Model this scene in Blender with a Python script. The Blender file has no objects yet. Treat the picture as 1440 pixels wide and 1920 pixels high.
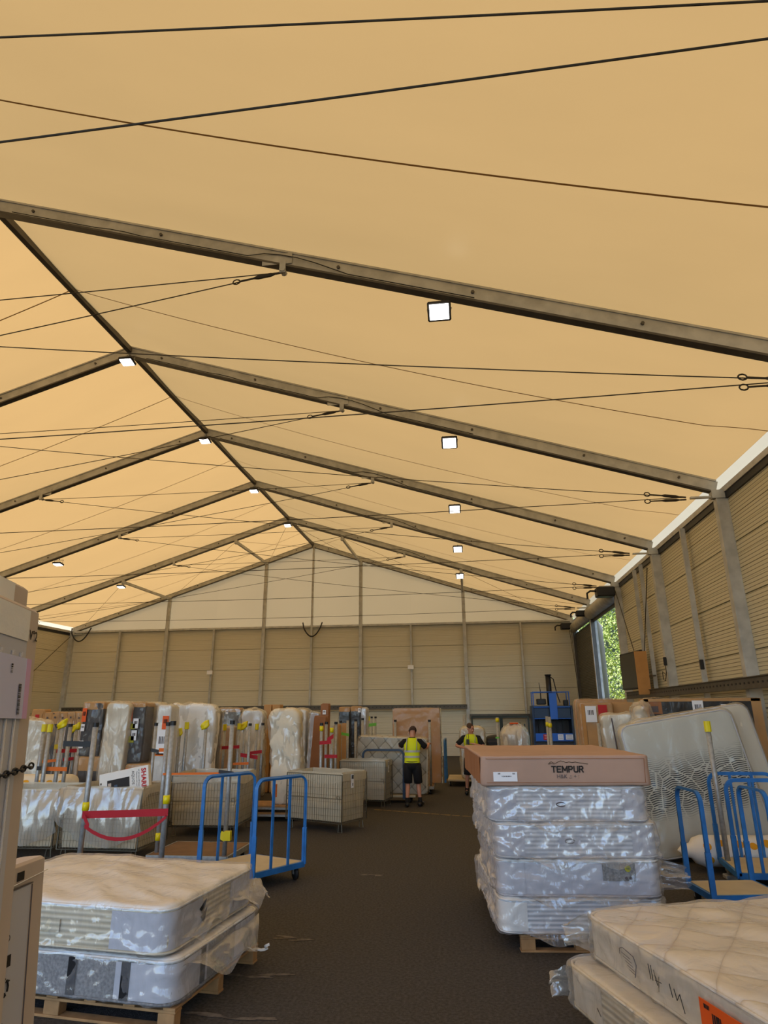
import bpy, math, random
import numpy as np
from mathutils import Vector, Matrix, noise
random.seed(7)
PI = math.pi
scene = bpy.context.scene
COL = scene.collection

# ---------------------------------------------------------------- camera
F, PITCH, YAW, ROLL, EYE = 1188.9, 0.3056, 0.1274, 0.0067, 2.09
RX = -8.28                       # ridge line
HW = 13.68                       # half width of the tent
YE = 33.41                       # end wall
cz, sz = math.cos(YAW), math.sin(YAW); cp, sp = math.cos(PITCH), math.sin(PITCH); cr, sr = math.cos(ROLL), math.sin(ROLL)
ROT = Matrix(((cz, -sz, 0), (sz, cz, 0), (0, 0, 1))) @ Matrix(((1, 0, 0), (0, cp, -sp), (0, sp, cp))) @ Matrix(((cr, 0, sr), (0, 1, 0), (-sr, 0, cr)))
cam = bpy.data.cameras.new('camera'); camo = bpy.data.objects.new('camera', cam); COL.objects.link(camo)
cam.sensor_fit = 'VERTICAL'; cam.sensor_height = 36; cam.lens = 36 * F / 1920; cam.clip_end = 500; cam.clip_start = .05
right, fwd, up = ROT.col[0], ROT.col[1], ROT.col[2]
m4 = Matrix((right, up, -fwd)).transposed().to_4x4(); m4.translation = (0, 0, EYE)
camo.matrix_world = m4
scene.camera = camo
def ray(px, py): return ROT @ Vector(((px - 720) / F, 1, (960 - py) / F))
def atY(px, py, Y):
    r = ray(px, py); return Vector((0, 0, EYE)) + r * (Y / r.y)
def atX(px, py, X):
    r = ray(px, py); return Vector((0, 0, EYE)) + r * (X / r.x)
def atZ(px, py, Z=0.):
    r = ray(px, py); return Vector((0, 0, EYE)) + r * ((Z - EYE) / r.z)

# ---------------------------------------------------------------- light
w = bpy.data.worlds.new('world'); scene.world = w; w.use_nodes = True
nt = w.node_tree; bg = nt.nodes['Background']
sky = nt.nodes.new('ShaderNodeTexSky'); sky.sky_type = 'NISHITA'; sky.sun_disc = False
sky.sun_elevation = math.radians(58); sky.sun_rotation = math.radians(-60); sky.dust_density = 2.0; sky.ozone_density = 1.5
nt.links.new(sky.outputs[0], bg.inputs[0]); bg.inputs[1].default_value = 0.86
sl = bpy.data.lights.new('sun', 'SUN'); sl.energy = 2.1; sl.angle = math.radians(.6); sl.color = (1, .96, .9)
so = bpy.data.objects.new('sun', sl); COL.objects.link(so)
so.rotation_euler = Vector((-.14, .30, .92)).to_track_quat('Z', 'Y').to_euler()
scene.view_settings.view_transform = 'Standard'; scene.view_settings.look = 'None'
scene.view_settings.gamma = 1; scene.view_settings.use_curve_mapping = False
scene.view_settings.exposure = 0.0
cy = scene.cycles
cy.use_denoising = True; cy.max_bounces = 7; cy.diffuse_bounces = 4; cy.glossy_bounces = 3; cy.transmission_bounces = 3
cy.transparent_max_bounces = 14; cy.sample_clamp_indirect = 6; cy.caustics_reflective = False; cy.caustics_refractive = False

# ---------------------------------------------------------------- materials
def C(r, g, b):
    return tuple((v / 255 / 12.92) if v / 255 <= .04045 else ((v / 255 + .055) / 1.055) ** 2.4 for v in (r, g, b)) + (1,)
def mat(name, col, rough=.6, metal=0., var=.0, vscale=3., bump=0., bscale=20., bdist=.01, col2=None, spec=.5, emit=None):
    m = bpy.data.materials.new(name); m.use_nodes = True; n = m.node_tree.nodes; l = m.node_tree.links
    b = n['Principled BSDF']; b.inputs['Base Color'].default_value = col; b.inputs['Roughness'].default_value = rough
    b.inputs['Metallic'].default_value = metal; b.inputs['Specular IOR Level'].default_value = spec
    tc = n.new('ShaderNodeTexCoord')
    if var or col2:
        t = n.new('ShaderNodeTexNoise'); t.inputs['Scale'].default_value = vscale; t.inputs['Detail'].default_value = 5
        l.new(tc.outputs['Object'], t.inputs['Vector'])
        r = n.new('ShaderNodeValToRGB'); r.color_ramp.elements[0].position = .35; r.color_ramp.elements[1].position = .65
        c2 = col2 or tuple(c * (1 - var) for c in col[:3]) + (1,)
        r.color_ramp.elements[0].color = c2; r.color_ramp.elements[1].color = col
        l.new(t.outputs[0], r.inputs[0]); l.new(r.outputs[0], b.inputs['Base Color'])
    if bump:
        t = n.new('ShaderNodeTexNoise'); t.inputs['Scale'].default_value = bscale; t.inputs['Detail'].default_value = 4
        l.new(tc.outputs['Object'], t.inputs['Vector'])
        bp = n.new('ShaderNodeBump'); bp.inputs['Strength'].default_value = bump; bp.inputs['Distance'].default_value = bdist
        l.new(t.outputs[0], bp.inputs['Height']); l.new(bp.outputs[0], b.inputs['Normal'])
    if emit:
        b.inputs['Emission Color'].default_value = emit[0]; b.inputs['Emission Strength'].default_value = emit[1]
    return m
def membrane(name, col, tr=.85, gloss=.06):
    m = bpy.data.materials.new(name); m.use_nodes = True; n = m.node_tree.nodes; l = m.node_tree.links
    n.remove(n['Principled BSDF']); out = n['Material Output']
    d = n.new('ShaderNodeBsdfDiffuse'); t = n.new('ShaderNodeBsdfTranslucent'); g = n.new('ShaderNodeBsdfGlossy')
    tc = n.new('ShaderNodeTexCoord'); nz = n.new('ShaderNodeTexNoise'); nz.inputs['Scale'].default_value = .5; nz.inputs['Detail'].default_value = 6
    mp = n.new('ShaderNodeMapping'); mp.inputs['Scale'].default_value = (1, 3, 1)
    l.new(tc.outputs['Object'], mp.inputs[0]); l.new(mp.outputs[0], nz.inputs['Vector'])
    mx = n.new('ShaderNodeMix'); mx.data_type = 'RGBA'
    mx.inputs[6].default_value = tuple(c * .9 for c in col[:3]) + (1,); mx.inputs[7].default_value = col
    l.new(nz.outputs[0], mx.inputs[0])
    l.new(mx.outputs[2], t.inputs[0]); d.inputs[0].default_value = (.58, .47, .28, 1); g.inputs[0].default_value = (.9, .85, .75, 1); g.inputs[1].default_value = .32
    a = n.new('ShaderNodeMixShader'); a.inputs[0].default_value = tr; l.new(d.outputs[0], a.inputs[1]); l.new(t.outputs[0], a.inputs[2])
    b = n.new('ShaderNodeMixShader'); b.inputs[0].default_value = gloss; l.new(a.outputs[0], b.inputs[1]); l.new(g.outputs[0], b.inputs[2])
    l.new(b.outputs[0], out.inputs[0]); return m
def film(name, col=(.9, .9, .92, 1), fac=.3, rough=.18, bscale=9., bstr=.8, gl=.45):
    """thin crinkled polythene"""
    m = bpy.data.materials.new(name); m.use_nodes = True; n = m.node_tree.nodes; l = m.node_tree.links
    n.remove(n['Principled BSDF']); out = n['Material Output']
    tr = n.new('ShaderNodeBsdfTransparent'); g = n.new('ShaderNodeBsdfGlossy'); g.inputs['Roughness'].default_value = rough
    d = n.new('ShaderNodeBsdfDiffuse'); d.inputs[0].default_value = col
    tc = n.new('ShaderNodeTexCoord')
    nz = n.new('ShaderNodeTexNoise'); nz.inputs['Scale'].default_value = bscale; nz.inputs['Detail'].default_value = 6; nz.inputs['Distortion'].default_value = 1.4
    mp = n.new('ShaderNodeMapping'); mp.inputs['Rotation'].default_value = (.5, .6, .3); mp.inputs['Scale'].default_value = (1.1, 1.0, .38)
    l.new(tc.outputs['Object'], mp.inputs[0]); l.new(mp.outputs[0], nz.inputs['Vector']); nz.inputs['Detail'].default_value = 3
    vo = n.new('ShaderNodeTexVoronoi'); vo.feature = 'DISTANCE_TO_EDGE'; vo.inputs['Scale'].default_value = bscale * .45
    wv = n.new('ShaderNodeMapping'); wv.inputs['Scale'].default_value = (1, 1, 1)
    ad = n.new('ShaderNodeVectorMath'); ad.operation = 'ADD'; l.new(tc.outputs['Object'], ad.inputs[0])
    n2 = n.new('ShaderNodeTexNoise'); n2.inputs['Scale'].default_value = 2.5; l.new(tc.outputs['Object'], n2.inputs['Vector'])
    sc = n.new('ShaderNodeVectorMath'); sc.operation = 'SCALE'; sc.inputs['Scale'].default_value = .35; l.new(n2.outputs['Color'], sc.inputs[0]); l.new(sc.outputs[0], ad.inputs[1])
    l.new(ad.outputs[0], vo.inputs['Vector'])
    ht = n.new('ShaderNodeMath'); ht.operation = 'MULTIPLY_ADD'; ht.inputs[1].default_value = 1.2
    l.new(vo.outputs['Distance'], ht.inputs[0]); l.new(nz.outputs[0], ht.inputs[2])
    bp = n.new('ShaderNodeBump'); bp.inputs['Strength'].default_value = bstr; bp.inputs['Distance'].default_value = .02
    l.new(ht.outputs[0], bp.inputs['Height']); l.new(bp.outputs[0], g.inputs['Normal']); l.new(bp.outputs[0], d.inputs['Normal'])
    a = n.new('ShaderNodeMixShader'); a.inputs[0].default_value = gl; l.new(d.outputs[0], a.inputs[1]); l.new(g.outputs[0], a.inputs[2])
    lw = n.new('ShaderNodeLayerWeight'); lw.inputs[0].default_value = .25; l.new(bp.outputs[0], lw.inputs['Normal'])
    ma = n.new('ShaderNodeMath'); ma.operation = 'MULTIPLY_ADD'; ma.use_clamp = True; ma.inputs[1].default_value = .55; ma.inputs[2].default_value = fac
    l.new(lw.outputs['Facing'], ma.inputs[0])
    b = n.new('ShaderNodeMixShader'); l.new(ma.outputs[0], b.inputs[0]); l.new(tr.outputs[0], b.inputs[1]); l.new(a.outputs[0], b.inputs[2])
    l.new(b.outputs[0], out.inputs[0]); return m
def banded(name, col, col2, axis, scale, bump=.6, rough=.8, distort=0., sharp=False, dist=.01):
    """stripes along an object axis with relief: quilted borders, ribs"""
    m = mat(name, col, rough); n = m.node_tree.nodes; l = m.node_tree.links; b = n['Principled BSDF']
    tc = n.new('ShaderNodeTexCoord'); wv = n.new('ShaderNodeTexWave'); wv.bands_direction = axis; wv.inputs['Scale'].default_value = scale
    wv.inputs['Distortion'].default_value = distort; wv.inputs['Detail Scale'].default_value = 1.
    l.new(tc.outputs['Object'], wv.inputs['Vector'])
    r = n.new('ShaderNodeValToRGB'); r.color_ramp.elements[0].color = col2; r.color_ramp.elements[1].color = col
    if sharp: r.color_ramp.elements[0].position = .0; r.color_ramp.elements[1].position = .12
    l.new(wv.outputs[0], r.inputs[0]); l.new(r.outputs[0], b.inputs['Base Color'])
    bp = n.new('ShaderNodeBump'); bp.inputs['Strength'].default_value = bump; bp.inputs['Distance'].default_value = dist
    l.new(r.outputs[0] if sharp else wv.outputs[0], bp.inputs['Height']); l.new(bp.outputs[0], b.inputs['Normal']); return m

M = {}
M['tan'] = membrane('tan_membrane', (.255, .149, .050, 1), gloss=.025)
M['valance'] = membrane('sunlit_membrane', (.42, .33, .20, 1), .9, .02)  # roof fabric at the eave, sunlight painted in as a brighter tone
M['gable'] = membrane('gable_membrane', (.34, .238, .118, 1), .6, .03)
M['weld'] = membrane('membrane_weld', (.15, .085, .03, 1), .85, .02)
M['alu'] = mat('dull_aluminium', C(200, 198, 190), .5, .1, var=.25, vscale=4)
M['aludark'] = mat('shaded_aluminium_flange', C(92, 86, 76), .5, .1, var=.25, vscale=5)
M['steel'] = mat('galvanised_steel', C(176, 178, 178), .42, .35, var=.25, vscale=25)
M['wire'] = mat('zinc_wire', C(120, 114, 100), .45, .6)
M['rope'] = mat('steel_rope', C(62, 54, 42), .6, .2)
M['ropel'] = mat('thin_pale_rope', C(128, 96, 60), .6, .2)
M['black'] = mat('black_plastic', C(22, 22, 24), .5)
M['blackc'] = mat('black_cloth', C(20, 19, 22), .9, bump=.3, bscale=60)
M['asphalt'] = mat('asphalt', C(82, 78, 75), .85, var=.5, vscale=38, bump=.9, bscale=90, bdist=.012, spec=.3)
M['line'] = mat('worn_yellow_paint', C(150, 122, 62), .8, col2=C(92, 80, 62), vscale=9)
M['scuff'] = mat('pale_scuff', C(120, 112, 104), .9, col2=C(80, 74, 68), vscale=12)
M['panel'] = banded('cream_sandwich_panel', C(222, 214, 190), C(196, 186, 158), 'Z', 12.0 / 2, .35, .5, dist=.006)
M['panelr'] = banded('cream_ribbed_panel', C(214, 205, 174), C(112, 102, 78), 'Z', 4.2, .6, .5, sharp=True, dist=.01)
M['joint'] = mat('panel_backing', C(120, 110, 86), .8)
M['kraft'] = mat('kraft_cardboard', C(196, 150, 98), .8, var=.14, vscale=3, bump=.2, bscale=30)
M['kraftr'] = mat('reddish_cardboard', C(160, 108, 72), .8, var=.15, vscale=2)
M['kraftp'] = mat('pale_cardboard', C(204, 188, 174), .8, var=.08, vscale=3)
M['kraftt'] = mat('tan_cardboard', C(186, 152, 132), .75, var=.10, vscale=2.2, bump=.25, bscale=9)
M['brownp'] = mat('brown_hardboard', C(196, 150, 104), .75, var=.06)
M['cream'] = mat('cream_ticking', C(226, 216, 196), .8, bump=.35, bscale=14, bdist=.02)
M['white'] = mat('white_ticking', C(236, 234, 230), .75, bump=.35, bscale=10, bdist=.02)
M['rib'] = banded('white_ribbed_border', C(238, 238, 240), C(188, 190, 196), 'Z', 8.5, .6)
M['ribc'] = banded('cream_ribbed_border', C(230, 218, 190), C(190, 176, 146), 'Z', 8.5, .5)
M['greyw'] = mat('grey_woven_border', C(150, 148, 146), .85, col2=C(112, 110, 110), vscale=45, bump=.5, bscale=80)
M['greyp'] = mat('pale_grey_panel', C(196, 196, 204), .7, bump=.2, bscale=12)
M['dark'] = mat('dark_grey_fabric', C(70, 68, 70), .7, bump=.3, bscale=20)
M['darkp'] = mat('black_wrapping', C(30, 30, 33), .35, bump=.8, bscale=7, bdist=.03)
M['paper'] = mat('white_paper', C(240, 240, 244), .6)
M['lilac'] = mat('lilac_paper', C(205, 206, 236), .6)
M['pink'] = mat('pink_paper', C(214, 172, 210), .6)
M['orange'] = mat('orange_label', C(232, 92, 24), .6)
M['red'] = mat('red_webbing', C(176, 16, 34), .7, bump=.3, bscale=80)
M['orangew'] = mat('orange_webbing', C(226, 112, 30), .7)
M['yellow'] = mat('yellow_tape', C(232, 214, 16), .4, bump=.3, bscale=30)
M['green'] = mat('green_tape', C(110, 200, 70), .5)
M['greenish'] = mat('lime_panel', C(168, 164, 50), .7)
M['ink'] = mat('black_ink', C(30, 26, 24), .7)
M['inkb'] = mat('grey_ink', C(92, 84, 86), .7)
M['inkr'] = mat('red_ink', C(190, 36, 40), .7)
M['blue'] = mat('blue_paint', C(44, 122, 200), .4, var=.3, vscale=7, spec=.5)
M['blued'] = mat('dark_blue_paint', C(22, 48, 78), .4)
M['bluem'] = mat('machine_blue', C(26, 96, 190), .4)
M['ply'] = mat('pale_plywood', C(206, 190, 156), .7, var=.12, vscale=4)
M['plyo'] = mat('orange_plywood', C(198, 142, 78), .7, var=.12, vscale=4)
M['wood'] = mat('pallet_wood', C(176, 134, 88), .8, var=.3, vscale=8, bump=.3, bscale=30)
M['rubber'] = mat('castor_rubber', C(26, 26, 28), .6)
M['film'] = film('clear_film', (.9, .9, .95, 1), .13, .17, 7., .8, .6)
M['filmh'] = film('hazy_film', (.92, .92, .98, 1), .30, .19, 6., .8, .5)
M['filmc'] = film('cream_film', (.82, .78, .70, 1), .20, .22, 4., .9, .5)
M['liner'] = film('milky_liner', (.80, .73, .56, 1), .34, .3, 3., 1., .2)
M['filmt'] = film('thin_film', (.85, .8, .72, 1), .03, .16, 5., 1., .8)
M['deckw'] = mat('dark_plywood', C(126, 96, 66), .8, var=.2, vscale=5)
M['hivis'] = mat('high_visibility_yellow', C(214, 226, 20), .7, bump=.3, bscale=12, bdist=.02)
M['tape'] = mat('reflective_tape', C(176, 178, 176), .4)
M['skin'] = mat('skin', C(198, 140, 112), .55)
M['hair'] = mat('brown_hair', C(70, 48, 36), .8)
M['shutter'] = banded('shutter_slats', C(96, 96, 90), C(50, 50, 46), 'Z', 4.5, .9, .5, dist=.02)
M['glow'] = mat('lamp_glass', (1, 1, 1, 1), .4, emit=((1, .97, .92, 1), 6))
M['screen'] = mat('dark_screen', C(24, 28, 34), .15)
M['leaf'] = mat('leaf', C(226, 232, 120), .5, col2=C(120, 150, 50), vscale=1.6)
M['tarp'] = membrane('white_tarpaulin', (.75, .8, .9, 1), .6, .02)
M['mustard'] = mat('mustard_print', C(228, 160, 20), .7)
M['magenta'] = mat('magenta_print', C(200, 40, 110), .6)

def wavy_mat():
    """cream mattress panel crossed by thin wavy dark lines in its middle third"""
    m = mat('wavy_line_ticking', C(206, 202, 188), .7, bump=.2, bscale=6, bdist=.02); n = m.node_tree.nodes; l = m.node_tree.links; b = n['Principled BSDF']
    tc = n.new('ShaderNodeTexCoord'); sp_ = n.new('ShaderNodeSeparateXYZ'); l.new(tc.outputs['Object'], sp_.inputs[0])
    def mth(op, a, b_=None, c=None):
        q = n.new('ShaderNodeMath'); q.operation = op
        for i, v in enumerate((a, b_, c)):
            if v is None: continue
            if isinstance(v, (int, float)): q.inputs[i].default_value = v
            else: l.new(v, q.inputs[i])
        return q.outputs[0]
    s1 = mth('SINE', mth('MULTIPLY', sp_.outputs[0], 24)); s2 = mth('SINE', mth('MULTIPLY', sp_.outputs[0], 9.7))
    zz = mth('ADD', mth('MULTIPLY_ADD', s1, .014, sp_.outputs[2]), mth('MULTIPLY', s2, .014))
    ln = mth('LESS_THAN', mth('FRACT', mth('MULTIPLY', zz, 34)), .46)
    nz = n.new('ShaderNodeTexNoise'); nz.inputs['Scale'].default_value = 1.6; l.new(tc.outputs['Object'], nz.inputs['Vector'])
    e = mth('MULTIPLY_ADD', nz.outputs[0], .5, -.25)
    up_ = n.new('ShaderNodeMapRange'); up_.inputs[1].default_value = 1.42; up_.inputs[2].default_value = 1.1; l.new(mth('ADD', sp_.outputs[2], e), up_.inputs[0])
    lo = n.new('ShaderNodeMapRange'); lo.inputs[1].default_value = .48; lo.inputs[2].default_value = .68; l.new(mth('ADD', sp_.outputs[2], e), lo.inputs[0])
    f = mth('MULTIPLY', ln, mth('MULTIPLY', up_.outputs[0], lo.outputs[0]))
    vo = n.new('ShaderNodeTexVoronoi'); vo.feature = 'DISTANCE_TO_EDGE'; vo.inputs['Scale'].default_value = 4.5; l.new(tc.outputs['Object'], vo.inputs['Vector'])
    cut = mth('GREATER_THAN', vo.outputs[0], .035); f = mth('MULTIPLY', f, cut)
    mx = n.new('ShaderNodeMix'); mx.data_type = 'RGBA'; mx.inputs[6].default_value = C(200, 198, 186); mx.inputs[7].default_value = C(30, 34, 42)
    l.new(f, mx.inputs[0]); l.new(mx.outputs[2], b.inputs['Base Color']); return m
M['wavy'] = wavy_mat()
def quilt_mat(name, col, col2, s=4., rot=.78, ax=2):
    m = mat(name, col, .8); n = m.node_tree.nodes; l = m.node_tree.links; b = n['Principled BSDF']
    tc = n.new('ShaderNodeTexCoord'); hs = []
    for k in (1, -1):
        mp = n.new('ShaderNodeMapping'); mp.inputs['Rotation'].default_value = (0, 0, rot * k) if ax == 2 else (0, rot * k, 0); l.new(tc.outputs['Object'], mp.inputs[0])
        wv = n.new('ShaderNodeTexWave'); wv.inputs['Scale'].default_value = s; wv.inputs['Distortion'].default_value = 1.2; wv.inputs['Detail'].default_value = 1
        wv.wave_profile = 'SIN'; l.new(mp.outputs[0], wv.inputs['Vector'])
        p = n.new('ShaderNodeMath'); p.operation = 'POWER'; l.new(wv.outputs[1], p.inputs[0]); p.inputs[1].default_value = .2; hs.append(p.outputs[0])
    mn = n.new('ShaderNodeMath'); mn.operation = 'MULTIPLY'; l.new(hs[0], mn.inputs[0]); l.new(hs[1], mn.inputs[1])
    r = n.new('ShaderNodeValToRGB'); r.color_ramp.elements[0].color = col2; r.color_ramp.elements[1].color = col; r.color_ramp.elements[1].position = .5
    l.new(mn.outputs[0], r.inputs[0]); l.new(r.outputs[0], b.inputs['Base Color'])
    bp = n.new('ShaderNodeBump'); bp.inputs['Strength'].default_value = .8; bp.inputs['Distance'].default_value = .02
    l.new(mn.outputs[0], bp.inputs['Height']); l.new(bp.outputs[0], b.inputs['Normal']); return m
M['quilt'] = quilt_mat('white_quilting', C(240, 234, 226), C(206, 192, 182), 1.0)
M['quiltg'] = quilt_mat('grey_quilting', C(186, 178, 160), C(112, 104, 90), 1.3, .78, 1)

# ---------------------------------------------------------------- mesh helpers
class MB:
    def __init__(s): s.v = []; s.f = []
    def add(s, vs, fs, mtx=None):
        b = len(s.v); s.v += [tuple(mtx @ Vector(p)) if mtx else tuple(p) for p in vs]; s.f += [tuple(i + b for i in q) for q in fs]; return s
    def box(s, c, d, mtx=None):
        x, y, z = (k / 2 for k in d); vs = [(c[0] + a * x, c[1] + b * y, c[2] + e * z) for a in (-1, 1) for b in (-1, 1) for e in (-1, 1)]
        return s.add(vs, [(0, 1, 3, 2), (4, 6, 7, 5), (0, 4, 5, 1), (2, 3, 7, 6), (0, 2, 6, 4), (1, 5, 7, 3)], mtx)
    def bbox(s, c, d, b=.01, mtx=None):
        """box with chamfered edges"""
        x, y, z = (k / 2 for k in d); vs = []; lay = []
        for zz, ins in ((-z, b), (-z + b, 0), (z - b, 0), (z, b)):
            xx, yy = x - ins, y - ins; q = b if ins == 0 else b
            lay.append([(c[0] + p[0], c[1] + p[1], c[2] + zz) for p in ((-xx + q, -yy), (xx - q, -yy), (xx, -yy + q), (xx, yy - q), (xx - q, yy), (-xx + q, yy), (-xx, yy - q), (-xx, -yy + q))])
        return s.loft(lay, mtx=mtx)
    def loft(s, rings, cap=True, close=True, mtx=None):
        n = len(rings[0]); vs = [p for r in rings for p in r]; fs = []
        for k in range(len(rings) - 1):
            for i in range(n if close else n - 1):
                j = (i + 1) % n; fs.append((k * n + i, k * n + j, (k + 1) * n + j, (k + 1) * n + i))
        if cap: fs.append(tuple(reversed(range(n)))); fs.append(tuple(range((len(rings) - 1) * n, len(rings) * n)))
        return s.add(vs, fs, mtx)
    def tube(s, pts, r, seg=8, mtx=None, cap=True, sq=None):
        pts = [Vector(p) for p in pts]; rings = []; prev = None
        for i, p in enumerate(pts):
            a = pts[max(i - 1, 0)]; b = pts[min(i + 1, len(pts) - 1)]; t = (b - a).normalized()
            if prev is None:
                u = t.cross(Vector((0, 0, 1)));
                if u.length < .05: u = t.cross(Vector((0, 1, 0)))
                u.normalize()
            else: u = (prev - t * prev.dot(t)).normalized()
            prev = u; vv = t.cross(u); rr = r[i] if isinstance(r, (list, tuple)) else r
            if sq: rings.append([p + u * (a_ * sq[0] / 2) + vv * (b_ * sq[1] / 2) for a_, b_ in ((-1, -1), (1, -1), (1, 1), (-1, 1))])
            else: rings.append([p + (u * math.cos(k * 2 * PI / seg) + vv * math.sin(k * 2 * PI / seg)) * rr for k in range(seg)])
        return s.loft(rings, cap, mtx=mtx)
    def bar(s, p, q, wd, ht, mtx=None):
        """rectangular bar, wd across, ht in the vertical plane"""
        p, q = Vector(p), Vector(q); t = (q - p).normalized(); u = t.cross(Vector((0, 0, 1)))
        if u.length < .05: u = Vector((1, 0, 0))
        u.normalize(); v = u.cross(t)
        return s.loft([[c + u * (a * wd / 2) + v * (b * ht / 2) for a, b in ((-1, -1), (1, -1), (1, 1), (-1, 1))] for c in (p, q)], mtx=mtx)
    def grid(s, fn, nu, nv, mtx=None):
        vs = [fn(i / nu, j / nv) for j in range(nv + 1) for i in range(nu + 1)]
        fs = [(j * (nu + 1) + i, j * (nu + 1) + i + 1, (j + 1) * (nu + 1) + i + 1, (j + 1) * (nu + 1) + i) for j in range(nv) for i in range(nu)]
        return s.add(vs, fs, mtx)
    def sheet(s, fn, nu, nv, th=.003, mtx=None):
        """two-sided thin sheet with real thickness"""
        s.grid(fn, nu, nv, mtx)
        e = 1e-3
        def fb(u, v):
            p = Vector(fn(u, v)); a = Vector(fn(min(u + e, 1), v)) - Vector(fn(max(u - e, 0), v)); b = Vector(fn(u, min(v + e, 1))) - Vector(fn(u, max(v - e, 0)))
            nn = a.cross(b); nn = nn.normalized() if nn.length > 1e-12 else Vector((0, 0, 1)); return p - nn * th
        return s.grid(fb, nu, nv, mtx)
    def build(s, name, m, parent=None, smooth=False):
        me = bpy.data.meshes.new(name); me.from_pydata(s.v, [], s.f); me.materials.append(M[m] if isinstance(m, str) else m)
        if smooth: me.polygons.foreach_set('use_smooth', [True] * len(me.polygons))
        me.update(); o = bpy.data.objects.new(name, me); COL.objects.link(o)
        if parent: o.parent = parent
        return o
def tag(o, label=None, cat=None, group=None, kind=None):
    if label: o['label'] = label
    if cat: o['category'] = cat
    if group: o['group'] = group
    if kind: o['kind'] = kind
    return o
def root(name, label=None, cat=None, loc=(0, 0, 0), rz=0., group=None, kind=None):
    o = bpy.data.objects.new(name, None); COL.objects.link(o); o.location = loc; o.rotation_euler = (0, 0, rz); o.empty_display_size = .1
    return tag(o, label, cat, group, kind)
def share(src, name, parent, loc, rot=(0, 0, 0), scale=(1, 1, 1)):
    o = bpy.data.objects.new(name, src.data); COL.objects.link(o); o.parent = parent; o.location = loc; o.rotation_euler = rot; o.scale = scale; return o
def copy_tree(o, parent=None):
    c = o.copy(); COL.objects.link(c)
    if parent: c.parent = parent
    for ch in list(o.children): copy_tree(ch, c)
    return c
def text(s, size, mtx, parent, m='ink', name='printed_lettering', bold=0., ext=.0008):
    cu = bpy.data.curves.new('t', 'FONT'); cu.body = s; cu.size = size; cu.align_x = 'CENTER'; cu.align_y = 'CENTER'; cu.extrude = ext; cu.offset = bold; cu.resolution_u = 2
    t = bpy.data.objects.new('t', cu); COL.objects.link(t); bpy.context.view_layer.update()
    me = bpy.data.meshes.new_from_object(t); bpy.data.objects.remove(t); me.transform(mtx); me.materials.clear(); me.materials.append(M[m])
    o = bpy.data.objects.new(name, me); COL.objects.link(o); o.parent = parent; return o
def frame(o, x, z):
    """matrix whose XY plane is spanned by x and z direction (text stands in it)"""
    x = Vector(x).normalized(); z = Vector(z).normalized(); y = x.cross(z)
    m = Matrix((x, z, y)).transposed().to_4x4(); m.translation = o; return m
def nz(x, y, z=0, s=1.): return noise.noise(Vector((x * s, y * s, z * s)))
def ridge(x, y, z=0): return 1 - abs(noise.noise(Vector((x, y, z)))) * 2

def soft(L, W, T, rc=.09, re=.05, per=96, top=12, disp=None, crown=0., rings=4, side=4):
    """rounded slab centred on x,y and standing on z=0"""
    prof = []
    for k in range(rings + 1):
        a = PI / 2 * k / rings; prof.append((re * (1 - math.sin(a)), re * (1 - math.cos(a)), a))
    prof += [(0, re + (T - 2 * re) * k / side, PI / 2) for k in range(1, side)]
    for k in range(rings + 1):
        a = PI / 2 * (1 - k / rings); prof.append((re * (1 - math.sin(a)), T - re * (1 - math.cos(a)), PI - a))
    base = []; a, b = L / 2, W / 2; segs = []
    lens = [L - 2 * rc, PI / 2 * rc, W - 2 * rc, PI / 2 * rc] * 2; tot = sum(lens); 
    for k in range(per):
        d = tot * k / per; i = 0
        while d > lens[i]: d -= lens[i]; i += 1
        if i == 0: p = (-a + rc + d, -b); nrm = (0, -1)
        elif i == 1: t = d / rc; p = (a - rc + rc * math.sin(t), -b + rc - rc * math.cos(t)); nrm = (math.sin(t), -math.cos(t))
        elif i == 2: p = (a, -b + rc + d); nrm = (1, 0)
        elif i == 3: t = d / rc; p = (a - rc + rc * math.cos(t), b - rc + rc * math.sin(t)); nrm = (math.cos(t), math.sin(t))
        elif i == 4: p = (a - rc - d, b); nrm = (0, 1)
        elif i == 5: t = d / rc; p = (-a + rc - rc * math.sin(t), b - rc + rc * math.cos(t)); nrm = (-math.sin(t), math.cos(t))
        elif i == 6: p = (-a, b - rc - d); nrm = (-1, 0)
        else: t = d / rc; p = (-a + rc - rc * math.cos(t), -b + rc - rc * math.sin(t)); nrm = (-math.cos(t), -math.sin(t))
        base.append((p, nrm))
    R = []
    def ring(scale_, inset, z, an):
        out = []
        for p, nr in base:
            x = p[0] * scale_ - nr[0] * inset; y = p[1] * scale_ - nr[1] * inset
            n_ = Vector((nr[0] * math.sin(an), nr[1] * math.sin(an), -math.cos(an)))
            zz = z
            if z > T * .5: zz += crown * (1 - (2 * x / L) ** 2) * (1 - (2 * y / W) ** 2)
            q = Vector((x, y, zz))
            if disp: q += n_ * disp(q, n_)
            out.append(tuple(q))
        return out
    for k in range(top, 0, -1): R.append(ring(1 - k / (top + .02) * (1 - .02), re * (1 - k / top), 0, 0))
    for ins, z, an in prof: R.append(ring(1, ins, z, an))
    for k in range(1, top + 1): R.append(ring(1 - k / (top + .02) * (1 - .02), re * (1 - k / top), T, PI))
    return MB().loft(R)
UP = Matrix(((1, 0, 0, 0), (0, 0, 1, 0), (0, 1, 0, 0), (0, 0, 0, 1)))        # x,y,z -> x, z(thickness) , y(height)
def stand(mb, H, T):
    """turn a lying slab (L,H,T) upright: width on x, thickness on y, height on z, base at 0"""
    mb.v = [(x, z - T / 2, y + H / 2) for x, y, z in mb.v]; mb.f = [tuple(reversed(q)) for q in mb.f]; return mb
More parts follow.
